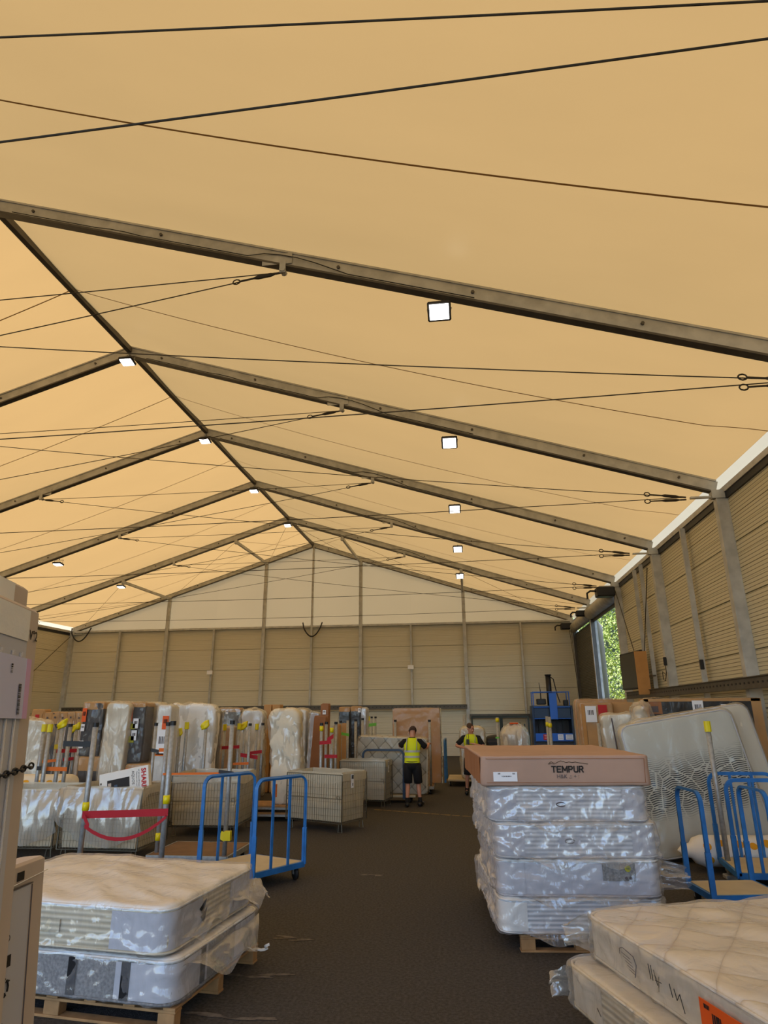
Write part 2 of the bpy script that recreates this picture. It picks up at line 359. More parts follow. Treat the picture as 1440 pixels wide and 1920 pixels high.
def crinkle(a=.012, s=7., sd=0.):
    def d(q, n): return a * (noise.noise(Vector((q.x * s + sd, q.y * s, q.z * s * 1.3))) + .6 * noise.noise(Vector((q.x * s * 2.7, q.y * s * 2.7 + sd, q.z * s * 3))) + .35)
    return d
def drape(a=.03, s=3., sd=0.):
    def d(q, n):
        v = Vector((q.x * s + sd, q.y * s * .35, q.z * s * .6)); return a * (noise.noise(v) + .5 * (1 - 2 * abs(noise.noise(v * 2.3))))
    return d

# ================================================================ SETTING
fl = MB().box((-5, 20, -.1), (90, 110, .2)).build('floor', 'asphalt'); tag(fl, 'dark brown asphalt floor of the tent hall', kind='structure')
ln = MB()
pa, pb = atZ(700, 1518), atZ(1010, 1541)
for k in range(16):
    a = pa.lerp(pb, k / 16 + random.uniform(0, .012)); b = pa.lerp(pb, (k + 1) / 16 - random.uniform(0, .01)); d = (b - a).normalized() * 1; u = Vector((-d.y, d.x, 0)) * .045
    ln.add([a - u, b - u, b + u, a + u], [(0, 1, 2, 3)])
ln.v = [(x, y, .004) for x, y, z in ln.v]; o = ln.build('floor_marking', 'line', fl)
sc_ = MB()
for px, py, wd in ((480, 1828, .5), (430, 1905, .6), (700, 1640, .3), (560, 1760, .35)):
    c = atZ(px, py); n = 12
    for k in range(5):
        ox, oy = random.uniform(-wd, wd) * .5, random.uniform(-.06, .06)
        sc_.add([(c.x + ox + math.cos(t * 2 * PI / n) * wd * random.uniform(.1, .3), c.y + oy + math.sin(t * 2 * PI / n) * .03 * random.uniform(.4, 1), .003 + k * .0004) for t in range(n)], [tuple(range(n))])
tag(sc_.build('dust_mark', 'scuff', fl), kind='stuff')

BAYS = [YE - 5 * k for k in range(0, 9)]          # frames: 33.41 ... -6.59
ZB = 10.83; SL = .324; RD = .30                   # underside of rafter at ridge, slope, depth
def zb(x): return ZB - SL * abs(x - RX)
XR, XL = RX + HW, RX - HW
# --- roof membrane
roof = root('roof', 'tan translucent fabric roof of the tent', kind='structure')
for i in range(8):
    y1, y0 = BAYS[i] + (.3 if i == 0 else 0), BAYS[i + 1]
    for sgn in (1, -1):
        def fn(u, v, y0=y0, y1=y1, sgn=sgn):
            x = RX + sgn * HW * u * .998; t = v; s_ = 4 * t * (1 - t)
            sag = s_ * (.10 + .26 * math.sin(PI * min(u * 1.02, 1)) ** .8)
            if u > .93: sag *= (1 - (u - .93) / .07 * .9)
            return (x, y0 + (y1 - y0) * v, zb(x) + RD + .03 - sag)
        mb = MB().grid(fn, 28, 12)
        if sgn > 0: mb.f = [tuple(reversed(q)) for q in mb.f]
        mb.build('membrane_panel', 'tan', roof, True)
        sm = MB().grid(lambda u, v, fn=fn: tuple(Vector(fn(u, .5 + (v - .5) * .0055)) - Vector((0, 0, .006))), 40, 1)
        sm.build('seam', 'weld', roof)
        # valance turning down at the eave, its sunlit brightness put into the colour
        vx = RX + sgn * HW * .998
        vm = MB().grid(lambda u, v, y0=y0, y1=y1, vx=vx, sgn=sgn: (vx + sgn * .19 * v, y0 + (y1 - y0) * u, zb(vx) + RD + .03 - .18 * v), 8, 4)
        vm.build('valance', 'valance', roof, True)
# --- frames
def bolt_mb(mb, p, r=.03, h=.02): mb.tube([p, Vector(p) - Vector((0, h, 0))], r, 6)
for i, Y in enumerate(BAYS):
    fr = root('portal_frame', None, None, kind='structure')
    fr['label'] = 'aluminium portal frame across the hall'
    for sgn in (1, -1):
        ex = RX + sgn * (HW - .05)
        a, b = Vector((RX, Y, zb(RX) + RD / 2)), Vector((ex, Y, zb(ex) + RD / 2))
        MB().bar(a, b, .10, RD - .07).build('rafter', 'alu', fr)
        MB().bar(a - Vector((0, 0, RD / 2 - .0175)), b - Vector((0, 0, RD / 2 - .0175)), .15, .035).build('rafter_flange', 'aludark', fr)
        MB().bar(a + Vector((0, 0, RD / 2 - .0175)), b + Vector((0, 0, RD / 2 - .0175)), .14, .035).build('rafter_flange', 'alu', fr)
        bm_ = MB()
        for d in (.9, 3.4, 6.5, 8.6, 11.0, 12.9):
            x = RX + sgn * d; bolt_mb(bm_, (x, Y - .05, zb(x) + RD * .55), .028, .03)
        bm_.build('bolt', 'aludark', fr)
        # bracket for the tie ropes
        if i > 0:
            bx = RX + sgn * 5.58; zz = zb(bx)
            br = MB().box((bx - sgn * .1, Y - .065, zz + .13), (.5, .012, .2)).box((bx, Y - .07, zz - .03), (.10, .03, .22)).tube([(bx, Y - .1, zz - .08), (bx, Y + .04, zz - .08)], .05, 8)
            br.build('rope_bracket', 'alu', fr)
        # column
        cx = RX + sgn * (HW + .02)
        MB().box((cx, Y, 3.15), (.26, .14, 6.3)).box((cx - sgn * .13, Y, 3.15), (.02, .17, 6.3)).build('column', 'alu', fr)
        MB().box((cx - sgn * .08, Y - .01, 6.40), (.26, .16, .18)).box((cx - sgn * .38, Y - .02, 6.35), (.5, .07, .04)).build('knee_plate', 'alu', fr)
# --- purlins
pur = root('purlin', 'long aluminium roof purlins', kind='structure')
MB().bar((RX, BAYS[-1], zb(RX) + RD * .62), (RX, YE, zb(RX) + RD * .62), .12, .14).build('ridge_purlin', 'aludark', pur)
for sgn in (1, -1):
    ex = RX + sgn * (HW + .12)
    MB().bar((ex, BAYS[-1], 6.49), (ex, YE, 6.49), .14, .12).build('eave_purlin', 'alu', pur)
    MB().bar((ex - sgn * .02, BAYS[-1], 6.36), (ex - sgn * .02, YE, 6.36), .05, .13).build('rubber_seal', 'black', pur)
for x in (-16.35, -10.82, -5.63, -.14):
    MB().bar((x, 28.41, zb(x) - .06), (x, YE, zb(x) - .02), .10, .12).box((x, 28.41, zb(x) - .06), (.14, .16, .2)).build('bay_strut', 'alu', pur)

# --- walls made of sandwich panels
def wall(name, label, pts, zs, mt, along, rib=.0):
    rt = root(name, label, kind='structure')
    return rt
ZJ = [0, 1.05, 2.12, 3.2, 4.28, 5.36, 6.42]
def panel_wall(name, label, lines, fixed, mt, axis, inward, rows=ZJ):
    rt = root(name, label, kind='structure'); cache = {}
    for a, b in zip(lines[:-1], lines[1:]):
        for z0, z1 in zip(rows[:-1], rows[1:]):
            wd, ht = abs(b - a) - .012, z1 - z0 - .012; key = (round(wd, 2), round(ht, 2))
            if key not in cache:
                mb = MB(); nr = 4; hh = ht / nr      # shallow swages
                ring_ = []
                yf = 0
                prof = []
                for k in range(nr):
                    z_ = k * hh; prof += [(z_, 0.0), (z_ + hh * .93, 0.0), (z_ + hh * .95, .006), (z_ + hh * .985, .006)]
                prof += [(ht, 0.0)]
                vs = []; fs = []
                for q, (z_, dy) in enumerate(prof): vs += [(-wd / 2, dy, z_), (wd / 2, dy, z_)]
                for q in range(len(prof) - 1): fs.append((2 * q, 2 * q + 1, 2 * q + 3, 2 * q + 2))
                n0 = len(vs); vs += [(-wd / 2, .06, 0), (wd / 2, .06, 0), (wd / 2, .06, ht), (-wd / 2, .06, ht)]
                fs.append((n0 + 1, n0, n0 + 3, n0 + 2)); mb.add(vs, fs)
                o = mb.build('wall_panel', mt, rt); cache[key] = o
            else:
                o = bpy.data.objects.new('wall_panel', cache[key].data); COL.objects.link(o); o.parent = rt
            m_ = (a + b) / 2; e = random.uniform(-.002, .002)
            if axis == 'X': o.location = (m_, fixed + e, z0 + .006); o.rotation_euler = (0, 0, 0)
            else: o.location = (fixed + e, m_, z0 + .006); o.rotation_euler = (0, 0, -PI / 2 if inward > 0 else PI / 2)
    return rt
colx = [-21.96, -19.05, -16.33, -13.62, -10.85, -8.2, -5.56, -2.9, -.12, 2.72, 5.4]
we = panel_wall('wall_end', 'cream panelled end wall with gable above', colx, YE + .10, 'panel', 'X', 1)
MB().box(((XL + XR) / 2, YE + .2, 3.28), (27.6, .04, 6.56)).build('backing', 'joint', we)
gx = [(XL, zb(XL) + .1), (RX, zb(RX) + .1), (XR, zb(XR) + .1)]
for a, b in zip(colx[:-1], colx[1:]):
    def gf(u, v, a=a, b=b):
        x = a + (b - a) * u; z0 = 6.44; z1 = max(zb(x) + .31, 6.46); return (x, YE + .12 + .03 * math.sin(PI * u) * math.sin(PI * v), z0 + (z1 - z0) * v)
    if a < RX < b:
        for aa, bb in ((a, RX), (RX, b)):
            MB().grid(lambda u, v, aa=aa, bb=bb: (aa + (bb - aa) * u, YE + .12, 6.44 + (zb(aa + (bb - aa) * u) + .31 - 6.44) * v), 6, 4).build('gable_membrane', 'gable', we, True)
    else: MB().grid(gf, 8, 6).build('gable_membrane', 'gable', we, True)
MB().bar((XL, YE - .02, 6.47), (XR, YE - .02, 6.47), .12, .10).build('girt', 'alu', we)
for x in colx[1:-1]:
    main = x in (-16.33, -10.85, -5.56, -.12)
    top_ = zb(x) + .05 if main or x == -8.2 else 6.45
    wd = .17 if main else .09
    MB().box((x, YE - .05, top_ / 2), (wd, .14, top_)).box((x - wd / 2 + .012, YE - .125, top_ / 2), (.02, .02, top_)).build('end_post', 'alu', we)
MB().box((0, 0, 0), (.3, .1, .2)).box((0, -.03, -.07), (.24, .1, .05)).build('emergency_light', 'paper').location = (-13.65, YE - .17, 4.15)
el = [o for o in COL.objects if o.name == 'emergency_light'][0]; tag(el, 'small white emergency light on the end wall nearest the corner', 'light')
e2 = el.copy(); COL.objects.link(e2); e2.location = (-2.93, YE - .17, 4.27); tag(e2, 'small white emergency light on the end wall above the brown panel pack', 'light')
for x, z, lb, wd in ((-21.35, 6.55, 'black hose loop hanging in the far corner', 1.15), (-8.15, 6.55, 'black hose loop hanging from the girt at the centre post', 1.05)):
    h = MB().tube([(x + (t - .5) * wd, YE - .12 if t in (0, 1) else YE - .22, z - .62 * (1 - (2 * t - 1) ** 2) + (.12 if t in (0, 1) else 0)) for t in [k / 14 for k in range(15)]], .035, 8).build('hanging_hose', 'black', None, True); tag(h, lb, 'hose')
# trunking along walls at pallet-top height
def tray(p, q, name='cable_tray', n=1):
    r_ = root(name, None, None); p, q = Vector(p), Vector(q)
    m_ = MB().bar(p, q, .06, .2).bar(p + Vector((0, 0, .1)), q + Vector((0, 0, .1)), .13, .015).bar(p - Vector((0, 0, .1)), q - Vector((0, 0, .1)), .13, .015); m_.build('channel', 'aludark', r_)
    s = MB(); L = (q - p).length; k = 0; d = (q - p) / L; off = Vector((-abs(d.y), -abs(d.x), 0)) * .036
    while k < L - .15: c = p + d * (k + .08); s.bar(c + off, c + d * .06 + off, .006, .035); k += .2
    tag(s.build('slot', 'black', r_), kind='stuff'); return r_
tag(tray((-21.8, YE - .24, 2.32), (-.15, YE - .24, 2.32)), 'long grey cable tray across the end wall behind the stock', 'cable tray')
tag(tray((-.05, YE - .24, 1.86), (3.0, YE - .24, 1.86)), 'short low cable tray on the end wall beside the blue machine', 'cable tray')
tag(tray((5.16, 8.6, 2.57), (5.16, 22.6, 2.55)), 'grey cable tray along the ribbed side wall', 'cable tray')

# right wall
def ylines(y0, y1, n): return [y0 + (y1 - y0) * k / n for k in range(n + 1)]
rl = ylines(-6.59, 23.41, 12)
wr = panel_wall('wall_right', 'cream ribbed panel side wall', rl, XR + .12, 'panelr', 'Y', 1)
MB().box((XR + .22, 8.4, 3.2), (.04, 30, 6.4)).build('backing', 'joint', wr)
for Y, lb in ((15.91, .12), (20.75, .1), (19.95, .08), (10.9, .12), (5.9, .12)):
    MB().box((XR - .02, Y, 3.18), (.10, lb, 6.36)).box((XR - .08, Y - lb / 2, 3.18), (.02, .02, 6.36)).build('side_post', 'alu', wr)
wl = panel_wall('wall_left', 'cream panel side wall on the far side', ylines(-6.59, YE, 16), XL - .12, 'panel', 'Y', -1)
MB().box((XL - .22, 13.4, 3.2), (.04, 40, 6.4)).build('backing', 'joint', wl)
MB().bar((XL + .05, 28.5, 2.6), (XL + .05, 33.2, 6.2), .02, .02).build('brace_rod', 'rope', wl)
MB().bar((XL + .05, 28.5, 2.6), (XL + .05, 29.4, 0.5), .02, .02).build('brace_rod', 'rope', wl)
for (a, b) in (((5.22, 22.9, 6.1), (5.22, 20.7, 3.0)), ((5.22, 18.7, 6.0), (5.22, 20.6, 3.0))):
    MB().bar(a, b, .02, .02).build('brace_rod', 'rope', wr)
# front gable wall stays open behind the camera: only its head beam
fg = MB().bar((XL, -6.6, 6.47), (XR, -6.6, 6.47), .12, .12).build('front_beam', 'alu'); tag(fg, 'aluminium head beam of the open front', kind='structure')

# --- roller doors in the two last bays of the right wall
door1 = root('door_1', 'closed grey roller shutter at the end of the side wall', kind='structure')
MB().box((XR + .05, 31.0, 2.9), (.05, 4.7, 5.8)).build('shutter_curtain', 'shutter', door1)
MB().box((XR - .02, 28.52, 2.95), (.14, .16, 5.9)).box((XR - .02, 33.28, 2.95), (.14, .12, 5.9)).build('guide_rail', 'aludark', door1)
MB().tube([(XR - .1, 28.7, 6.05), (XR - .1, 33.2, 6.05)], .22, 20).build('shutter_drum', 'alu', door1, True)
door2 = root('door_2', 'open roller shutter doorway onto the sunlit hedge', kind='structure')
MB().tube([(XR - .1, 23.7, 6.08), (XR - .1, 28.3, 6.08)], .25, 20).build('shutter_drum', 'alu', door2, True)
MB().box((XR + .02, 26, 5.83), (.05, 4.6, .22)).build('shutter_curtain', 'shutter', door2)
MB().box((XR - .02, 23.55, 2.95), (.14, .12, 5.9)).box((XR - .02, 28.36, 2.95), (.14, .1, 5.9)).build('guide_rail', 'aludark', door2)
for Y, lb, s in ((23.3, 'black motor box at the near end of the open shutter drum', 1.), (28.5, 'black motor box between the two shutter drums', .7), (32.9, 'black motor box in the corner over the closed shutter', .9)):
    mo = root('shutter_motor', lb, 'motor', (XR - .45, Y, 6.12))
    MB().bbox((0, 0, 0), (.62 * s, .5 * s, .34 * s), .03).build('housing', 'black', mo)
    MB().tube([(-.3 * s, 0, .05), (-.5 * s, 0, .06), (-.62 * s, 0, -.02), (-.62 * s, 0, -.22 * s)], .035, 8).build('cable_gland', 'black', mo)
MB().tube([(XR - .3, 32.5, 5.9), (XR - .25, 32.4, 3), (XR - .1, 32.45, 1.0), (XR - .2, 32.6, 3), (XR - .35, 32.7, 5.9)], .012, 5).build('pull_chain', 'rope', door1)

# --- outside: hedge and tarpaulin
cv = MB().sheet(lambda u, v: (5.62 + .72 * u + .03 * math.sin(u * 26), 28.75 + 2.6 * u, 5.9 * v), 30, 2, .02).build('tarpaulin_sheet', 'tarp', None, True)
tag(cv, 'white tarpaulin sheet hanging outside the open doorway', 'tarpaulin')
hd = root('hedge', 'tall sunlit green hedge outside the open doorway', 'hedge')
lf = MB(); rnd = random.Random(3)
for k in range(26000):
    y = rnd.uniform(25, 56); z = rnd.uniform(0, 11) ; d = nz(y * .9, z * .9) * .8 + nz(y * 3, z * 3) * .3
    c = Vector((9.0 + d + rnd.uniform(0, .5), y, z)); s = rnd.uniform(.05, .12)
    u = Vector((rnd.uniform(-1, 1), rnd.uniform(-1, 1), rnd.uniform(-1, 1))).normalized(); v = u.cross(Vector((rnd.uniform(-1, 1), rnd.uniform(-1, 1), rnd.uniform(-.3, 1)))).normalized()
    lf.add([c - u * s, c - v * s * .5, c + u * s, c + v * s * .5], [(0, 1, 2, 3)])
tag(lf.build('leaves', 'leaf', hd), kind='stuff')
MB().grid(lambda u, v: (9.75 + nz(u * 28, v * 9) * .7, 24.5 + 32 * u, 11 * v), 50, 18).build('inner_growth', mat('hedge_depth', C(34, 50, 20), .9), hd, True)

# --- tie ropes, each with turnbuckle ends
def rope(p, q, r, sag, parent, m='rope', n=10, name='rope'):
    p, q = Vector(p), Vector(q)
    return MB().tube([p.lerp(q, k / n) - Vector((0, 0, sag * 4 * (k / n) * (1 - k / n))) for k in range(n + 1)], r, 5).build(name, m, parent)
def turnbuckle(mb, p, d):
    d = Vector(d).normalized(); p = Vector(p)
    mb.tube([p, p + d * .12], .018, 6); mb.tube([p + d * .12, p + d * .2, p + d * .42, p + d * .5], [.012, .032, .032, .012], 6)
    mb.tube([p + d * .5, p + d * .72], .014, 6)
    u = d.cross(Vector((0, 1, 0))).normalized()
    for k in range(8):
        a, b = k * PI / 4, (k + 1) * PI / 4; c = p + d * .78
        mb.tube([c + d * .06 * math.cos(a) + u * .045 * math.sin(a), c + d * .06 * math.cos(b) + u * .045 * math.sin(b)], .012, 4)
tagn = {1: 'last', 2: 'second last', 3: 'third last', 4: 'fourth last', 5: 'third', 6: 'second', 7: 'first'}
for i in range(1, 8):
    Y = BAYS[i]; bx = 5.58; zz = zb(RX + bx) - .12
    tr_ = root('tie_rope_set', None, None); tr_['kind'] = 'structure'; tr_['label'] = 'steel tie ropes spanning the portal frame'
    Lb, Rb = Vector((RX - bx, Y - .05, zz)), Vector((RX + bx, Y - .05, zz)); eL, eR = Vector((XL + .7, Y - .05, 6.36)), Vector((XR - .7, Y - .05, 6.36))
    for a, b, sg in ((Lb, Rb, .03), (Rb, eL, .1), (Lb, eR, .1), (eL, eR, .12)): rope(a, b, .009, sg, tr_)
    tb = MB(); turnbuckle(tb, Rb, eL - Rb); turnbuckle(tb, Lb, eR - Lb); turnbuckle(tb, eR, Lb - eR); turnbuckle(tb, eL, Rb - eL); turnbuckle(tb, eR + Vector((0, 0, -.05)), eL - eR); turnbuckle(tb, eL + Vector((0, 0, -.05)), eR - eL)
    tb.build('turnbuckle', 'rope', tr_)
bz = root('roof_bracing', 'thin crossed bracing ropes in the last roof bay', kind='structure')
def rp(x, Y, dz=.0): return (x, Y, zb(x) - .02 + dz)
for a, b in (((RX, 28.41), (-10.82, YE)), ((-10.8, 28.41), (-16.3, YE)), ((-16.3, 28.41), (-21.6, YE)), ((RX, 28.41), (-5.6, YE)), ((-5.6, 28.41), (-.2, YE)), ((-.2, 28.41), (5.1, YE)),
             ((RX, YE), (-10.82, 28.41)), ((-10.8, YE), (-16.3, 28.41)), ((RX, YE), (-5.6, 28.41)), ((-5.6, YE), (-.2, 28.41)), ((-.2, YE), (5.1, 28.41)), ((-16.3, YE), (-21.6, 28.41))):
    rope(rp(*a), rp(*b), .007, .0, bz, 'ropel', 1)

# --- supply cable along the right rafters and flood lights
sup = root('supply_cable', 'black supply cable clipped along the rafters', 'cable')
for i in range(1, 7):
    Y = BAYS[i]; pts = []
    for k in range(0, 30):
        d = .5 + k * .28; x = RX + d; z = zb(x) + .05
        if 5.0 < d < 6.4: z += .09 * math.sin((d - 5.0) / 1.4 * PI) + .05
        if 2.4 < d < 2.9: z += .02
        pts.append((x, Y - .085, z))
    MB().tube(pts, .009, 4).build('cable_run', 'black', sup)
def flood(loc, label, tilt=0.):
    f = root('flood_light', label, 'lamp', loc, 0, 'flood lights under the rafters'); f.rotation_euler = (tilt, 0, 0)
    MB().bbox((0, 0, 0), (.36, .30, .07), .02).build('housing', 'black', f)
    MB().box((0, 0, -.045), (.29, .23, .02)).build('lens', 'glow', f)
    MB().tube([(-.17, 0, 0), (-.19, 0, .16), (.19, 0, .16), (.17, 0, 0)], .012, 5).tube([(0, 0, .16), (0, 0, .26)], .02, 6).build('bracket', 'steel', f)
ordr = {2: 'second farthest', 1: 'farthest', 3: 'third farthest', 4: 'second nearest', 5: 'nearest'}
for i in range(1, 6): flood((-.2, BAYS[i] - .04, zb(-.2) - .28), 'white-lit flood light on the sloping rafter above the aisle, %s of its row' % ordr[i], math.radians(-42))
ordr = {1: 'farthest', 2: 'second farthest', 3: 'third farthest', 4: 'nearest'}
for i in range(1, 5): flood((RX, BAYS[i] - .1, zb(RX) - .16), 'white-lit flood light at the ridge joint, %s of its row' % ordr[i], math.radians(-12))
flood((-16.4, 23.37, zb(-16.4) - .26), 'white-lit flood light on the far slope rafter, nearer of two', math.radians(-10))
flood((-16.4, 28.3, zb(-16.4) - .26), 'white-lit flood light on the far slope beside a bay strut', math.radians(-10))

# ================================================================ THINGS
def label_mb(o, wd, ht, ux, uz, out, th=.003):
    """flat label centred at o, standing off its surface by 'out'"""
    o, ux, uz = Vector(o), Vector(ux).normalized(), Vector(uz).normalized(); n_ = Vector(out).normalized()
    o = o + n_ * th; a = [o + ux * (i * wd / 2) + uz * (j * ht / 2) for i, j in ((-1, -1), (1, -1), (1, 1), (-1, 1))]
    return MB().loft([a, [p + n_ * th for p in a]])
def bars_mb(o, wd, ht, ux, uz, out, n=12, seed=1):
    """small printed strokes (bar code / lines of print)"""
    r_ = random.Random(seed); o, ux, uz, n_ = Vector(o), Vector(ux).normalized(), Vector(uz).normalized(), Vector(out).normalized(); mb = MB(); x = -wd / 2
    while x < wd / 2:
        w_ = r_.choice((.25, .5, .8)) * wd / n; c = o + ux * (x + w_ / 2) + n_ * .0075
        mb.loft([[c + ux * (i * w_ / 2) + uz * (j * ht / 2) + n_ * e for i, j in ((-1, -1), (1, -1), (1, 1), (-1, 1))] for e in (0, .001)]); x += w_ + r_.choice((.3, .6)) * wd / n
    return mb

def pallet(label, loc, rz, L, W, group='wooden pallets under mattress stacks'):
    p = root('pallet', label, 'pallet', loc, rz, group)
    n = 7; bw = .095
    for k in range(n):
        x = -L / 2 + bw / 2 + (L - bw) * k / (n - 1); MB().bbox((x, 0, .133), (bw, W, .018), .003).build('deck_board', 'wood', p)
    for y in (-1, 0, 1):
        MB().bbox((0, y * (W / 2 - .05), .115), (L, .09, .018), .003).build('stringer_board', 'wood', p)
        MB().bbox((0, y * (W / 2 - .05), .010), (L, .09, .018), .003).build('bottom_board', 'wood', p)
        for x in (-1, 0, 1): MB().bbox((x * (L / 2 - .07), y * (W / 2 - .05), .0625), (.13, .09, .087), .004).build('block', 'wood', p)
    return p

def film_tail(parent, base, out, upv, wd, ln_, sd, m='film', droop=.5, name='film_tail'):
    """loose gathered end of a plastic bag: wide sheet that droops and narrows"""
    base, out, upv = Vector(base), Vector(out).normalized(), Vector(upv).normalized(); side = out.cross(upv)
    def f(u, v):
        s = (u - .5) * wd * (1 - .45 * v); r_ = ln_ * v
        wob = .10 * ln_ * noise.noise(Vector((u * 6 + sd, v * 3, sd))) + .05 * ln_ * noise.noise(Vector((u * 17 + sd, v * 7, sd)))
        return tuple(base + upv * s + out * (r_ + wob * v) + side * (wob * 1.2 + .04 * math.sin(u * 9 + sd) * v) - Vector((0, 0, droop * r_ * v)))
    return MB().sheet(f, 26, 12, .002).build(name, m, parent, True)

# ---------- mattress lying flat
def flat_mattress(label, loc, rz, L, W, T, sd, ca=.34, side='rib', topm='quilt', wrap='film', group=None, amp=.014, corner='greyp', tops=None, crown=.02, band=None, rx=0, ry=0):
    t = root('mattress', label, 'mattress', loc, rz, group); t.rotation_euler = (rx, ry, rz)
    dsp = lambda q, n: (.006 * nz(q.x, q.y, q.z, 6) + (.012 * nz(q.x + sd, q.y, 0, 3.2) + .006 * nz(q.x, q.y + sd, 0, 9)) * abs(n.z))
    soft(L, W, T - .022, .12, .03, 120, 20, dsp, crown * .8).build('core', side, t, True)
    # quilted top panel and bottom panel, piping
    tm = soft(L - .02, W - .02, .05, .11, .022, 120, 26, tops or dsp, crown); tm.v = [(x, y, z + T - .046) for x, y, z in tm.v]; tm.build('top_panel', topm, t, True)
    for z in (.018, T - .012):
        rim = MB(); pts = [(v[0], v[1], z) for v in soft(L + .012, W + .012, .05, .12, .01, 96, 1, None).v[96 * 3:96 * 4]]
        rim.tube(pts + pts[:1], .009, 6, cap=False).build('piping', topm if z > .1 else side, t, True)
    if corner:   # plain panels at the corners of the border
        for sx in (-1, 1):
            for sy in (-1, 1):
                c = MB(); 
                def g(u, v, sx=sx, sy=sy):
                    rc = .125; a = ca; Lq = PI / 2 * rc; d = u * (2 * a + Lq) - a
                    cx_, cy_ = sx * (L / 2 - rc + .0), sy * (W / 2 - rc)
                    R_ = rc + .006
                    if d < 0: x, y = cx_ + sx * d, cy_ + sy * R_
                    elif d > Lq: x, y = cx_ + sx * R_, cy_ - sy * (d - Lq)
                    else: th_ = d / rc; x, y = cx_ + sx * R_ * math.sin(th_), cy_ + sy * R_ * math.cos(th_)
                    return (x, y, .03 + (T - .06) * v)
                c.sheet(g, 20, 4, .002).build('corner_panel', corner, t, True)
    if band:
        for x in band: MB().bbox((x, -W / 2 - .008, T / 2), (.07, .014, T - .05), .003).build('strap_band', 'blackc', t)
    if wrap:
        f1 = crinkle(amp, 6., sd); f2 = drape(amp * 1.6, 5, sd + 3)
        def wd_(q, n):
            if n.z > .5: return (tops or dsp)(q, n) + .010 + .25 * amp * ridge(q.x * 5 + sd, q.y * 5) * .5
            f = f1(q, n) * .6 + f2(q, n) * .6
            c1 = noise.noise(Vector((q.x * 2.2 + q.z * 4 + sd, q.y * 2.2 - q.z * 3, q.z * 2))); c2 = noise.noise(Vector((q.x * 6 - q.z * 9 + sd, q.y * 6 + q.z * 7, q.z * 5 + 7)))
            f += amp * (.9 * max(0, 1 - abs(c1) * 9) + .55 * max(0, 1 - abs(c2) * 5))
            return max(f, -.002) * (1 if n.z > -.5 else .05)
        wm = soft(L + .02, W + .02, T + .012, .11, .035, 400, 22, wd_, crown, 4, 12)
        wm.v = [(x, y, max(z - .004, .002)) for x, y, z in wm.v]; wm.build('plastic_wrap', wrap, t, True)
    return t

# stack beside the aisle on the left, top mattress corner at (-2.2, 4.95)
rz0 = math.radians(-6.5); ux, uy = Vector((math.cos(rz0), math.sin(rz0), 0)), Vector((-math.sin(rz0), math.cos(rz0), 0))
cA = Vector((-2.20, 4.95, 0)) - ux * 1.0 + uy * .70
pallet('wooden pallet under the two wrapped mattresses beside the tall white carton', tuple(cA + ux * .08 + uy * .02), rz0, 2.0, 1.36)
t = flat_mattress('lower wrapped mattress with grey woven border and black bands on the pallet', tuple(cA + Vector((0, 0, .146)) + ux * .07), rz0, 2.0, 1.38, .285, 1.3, side='greyw', topm='white', wrap='film', band=(-.62, .18, .62), amp=.016)
for sx in (.72,): MB().bbox((1.0 + .006, -.30, .15), (.012, .07, .24), .003).build('strap_band', 'blackc', t)
film_tail(t, (1.0, .05, .22), (1, .1, 0), (0, 1, .0), 1.3, .13, 2.2, 'film', 1.2)
rp_ = MB().tube([(1.02 + .16 * k / 14 + .02 * math.sin(k * .9), .42 + .16 * math.sin(k / 14 * 2.4) + .02 * math.cos(k * 1.3), .04 - .05 * math.sin(k / 14 * PI)) for k in range(15)], 0, sq=(.022, .004)).build('tie_strip', 'white', t, True)
t = flat_mattress('top wrapped mattress with ribbed white border on the stack beside the tall carton', tuple(cA + Vector((0, 0, .448))), rz0, 2.0, 1.40, .30, 4.1, side='ribc', topm='white', wrap='film', amp=.018, crown=.035,
                  tops=lambda q, n: (.020 * nz(q.x + .7 * q.y, q.y * .5, 0, 3.4) + .024 * ridge(q.x * 1.8 + q.y, q.y * 3.6) + .006 * nz(q.x, q.y, 3, 14)) * max(n.z, 0) * .8)
for x in (-.02,): label_mb((x, -.71, .15), .26, .085, (1, 0, 0), (0, 0, 1), (0, -1, 0)).build('sewn_tag', 'ribc', t)
for y, z in ((-.24, .20), (-.22, .14)): MB().loft([[(1.0 + .012 + e, y - .045, z), (1.0 + .012 + e, y + .05, z + .05), (1.0 + .012 + e, y + .01, z - .05)] for e in (0, .004)]).build('side_handle', 'blackc', t)
film_tail(t, (1.0, .44, .17), (1, .15, 0), (0, 1, .1), .62, .2, 7.7, 'film', .45)
film_tail(t, (1.0, -.1, .12), (1, .0, 0), (0, 1, .1), .9, .06, 3.7, 'film', 1.0)

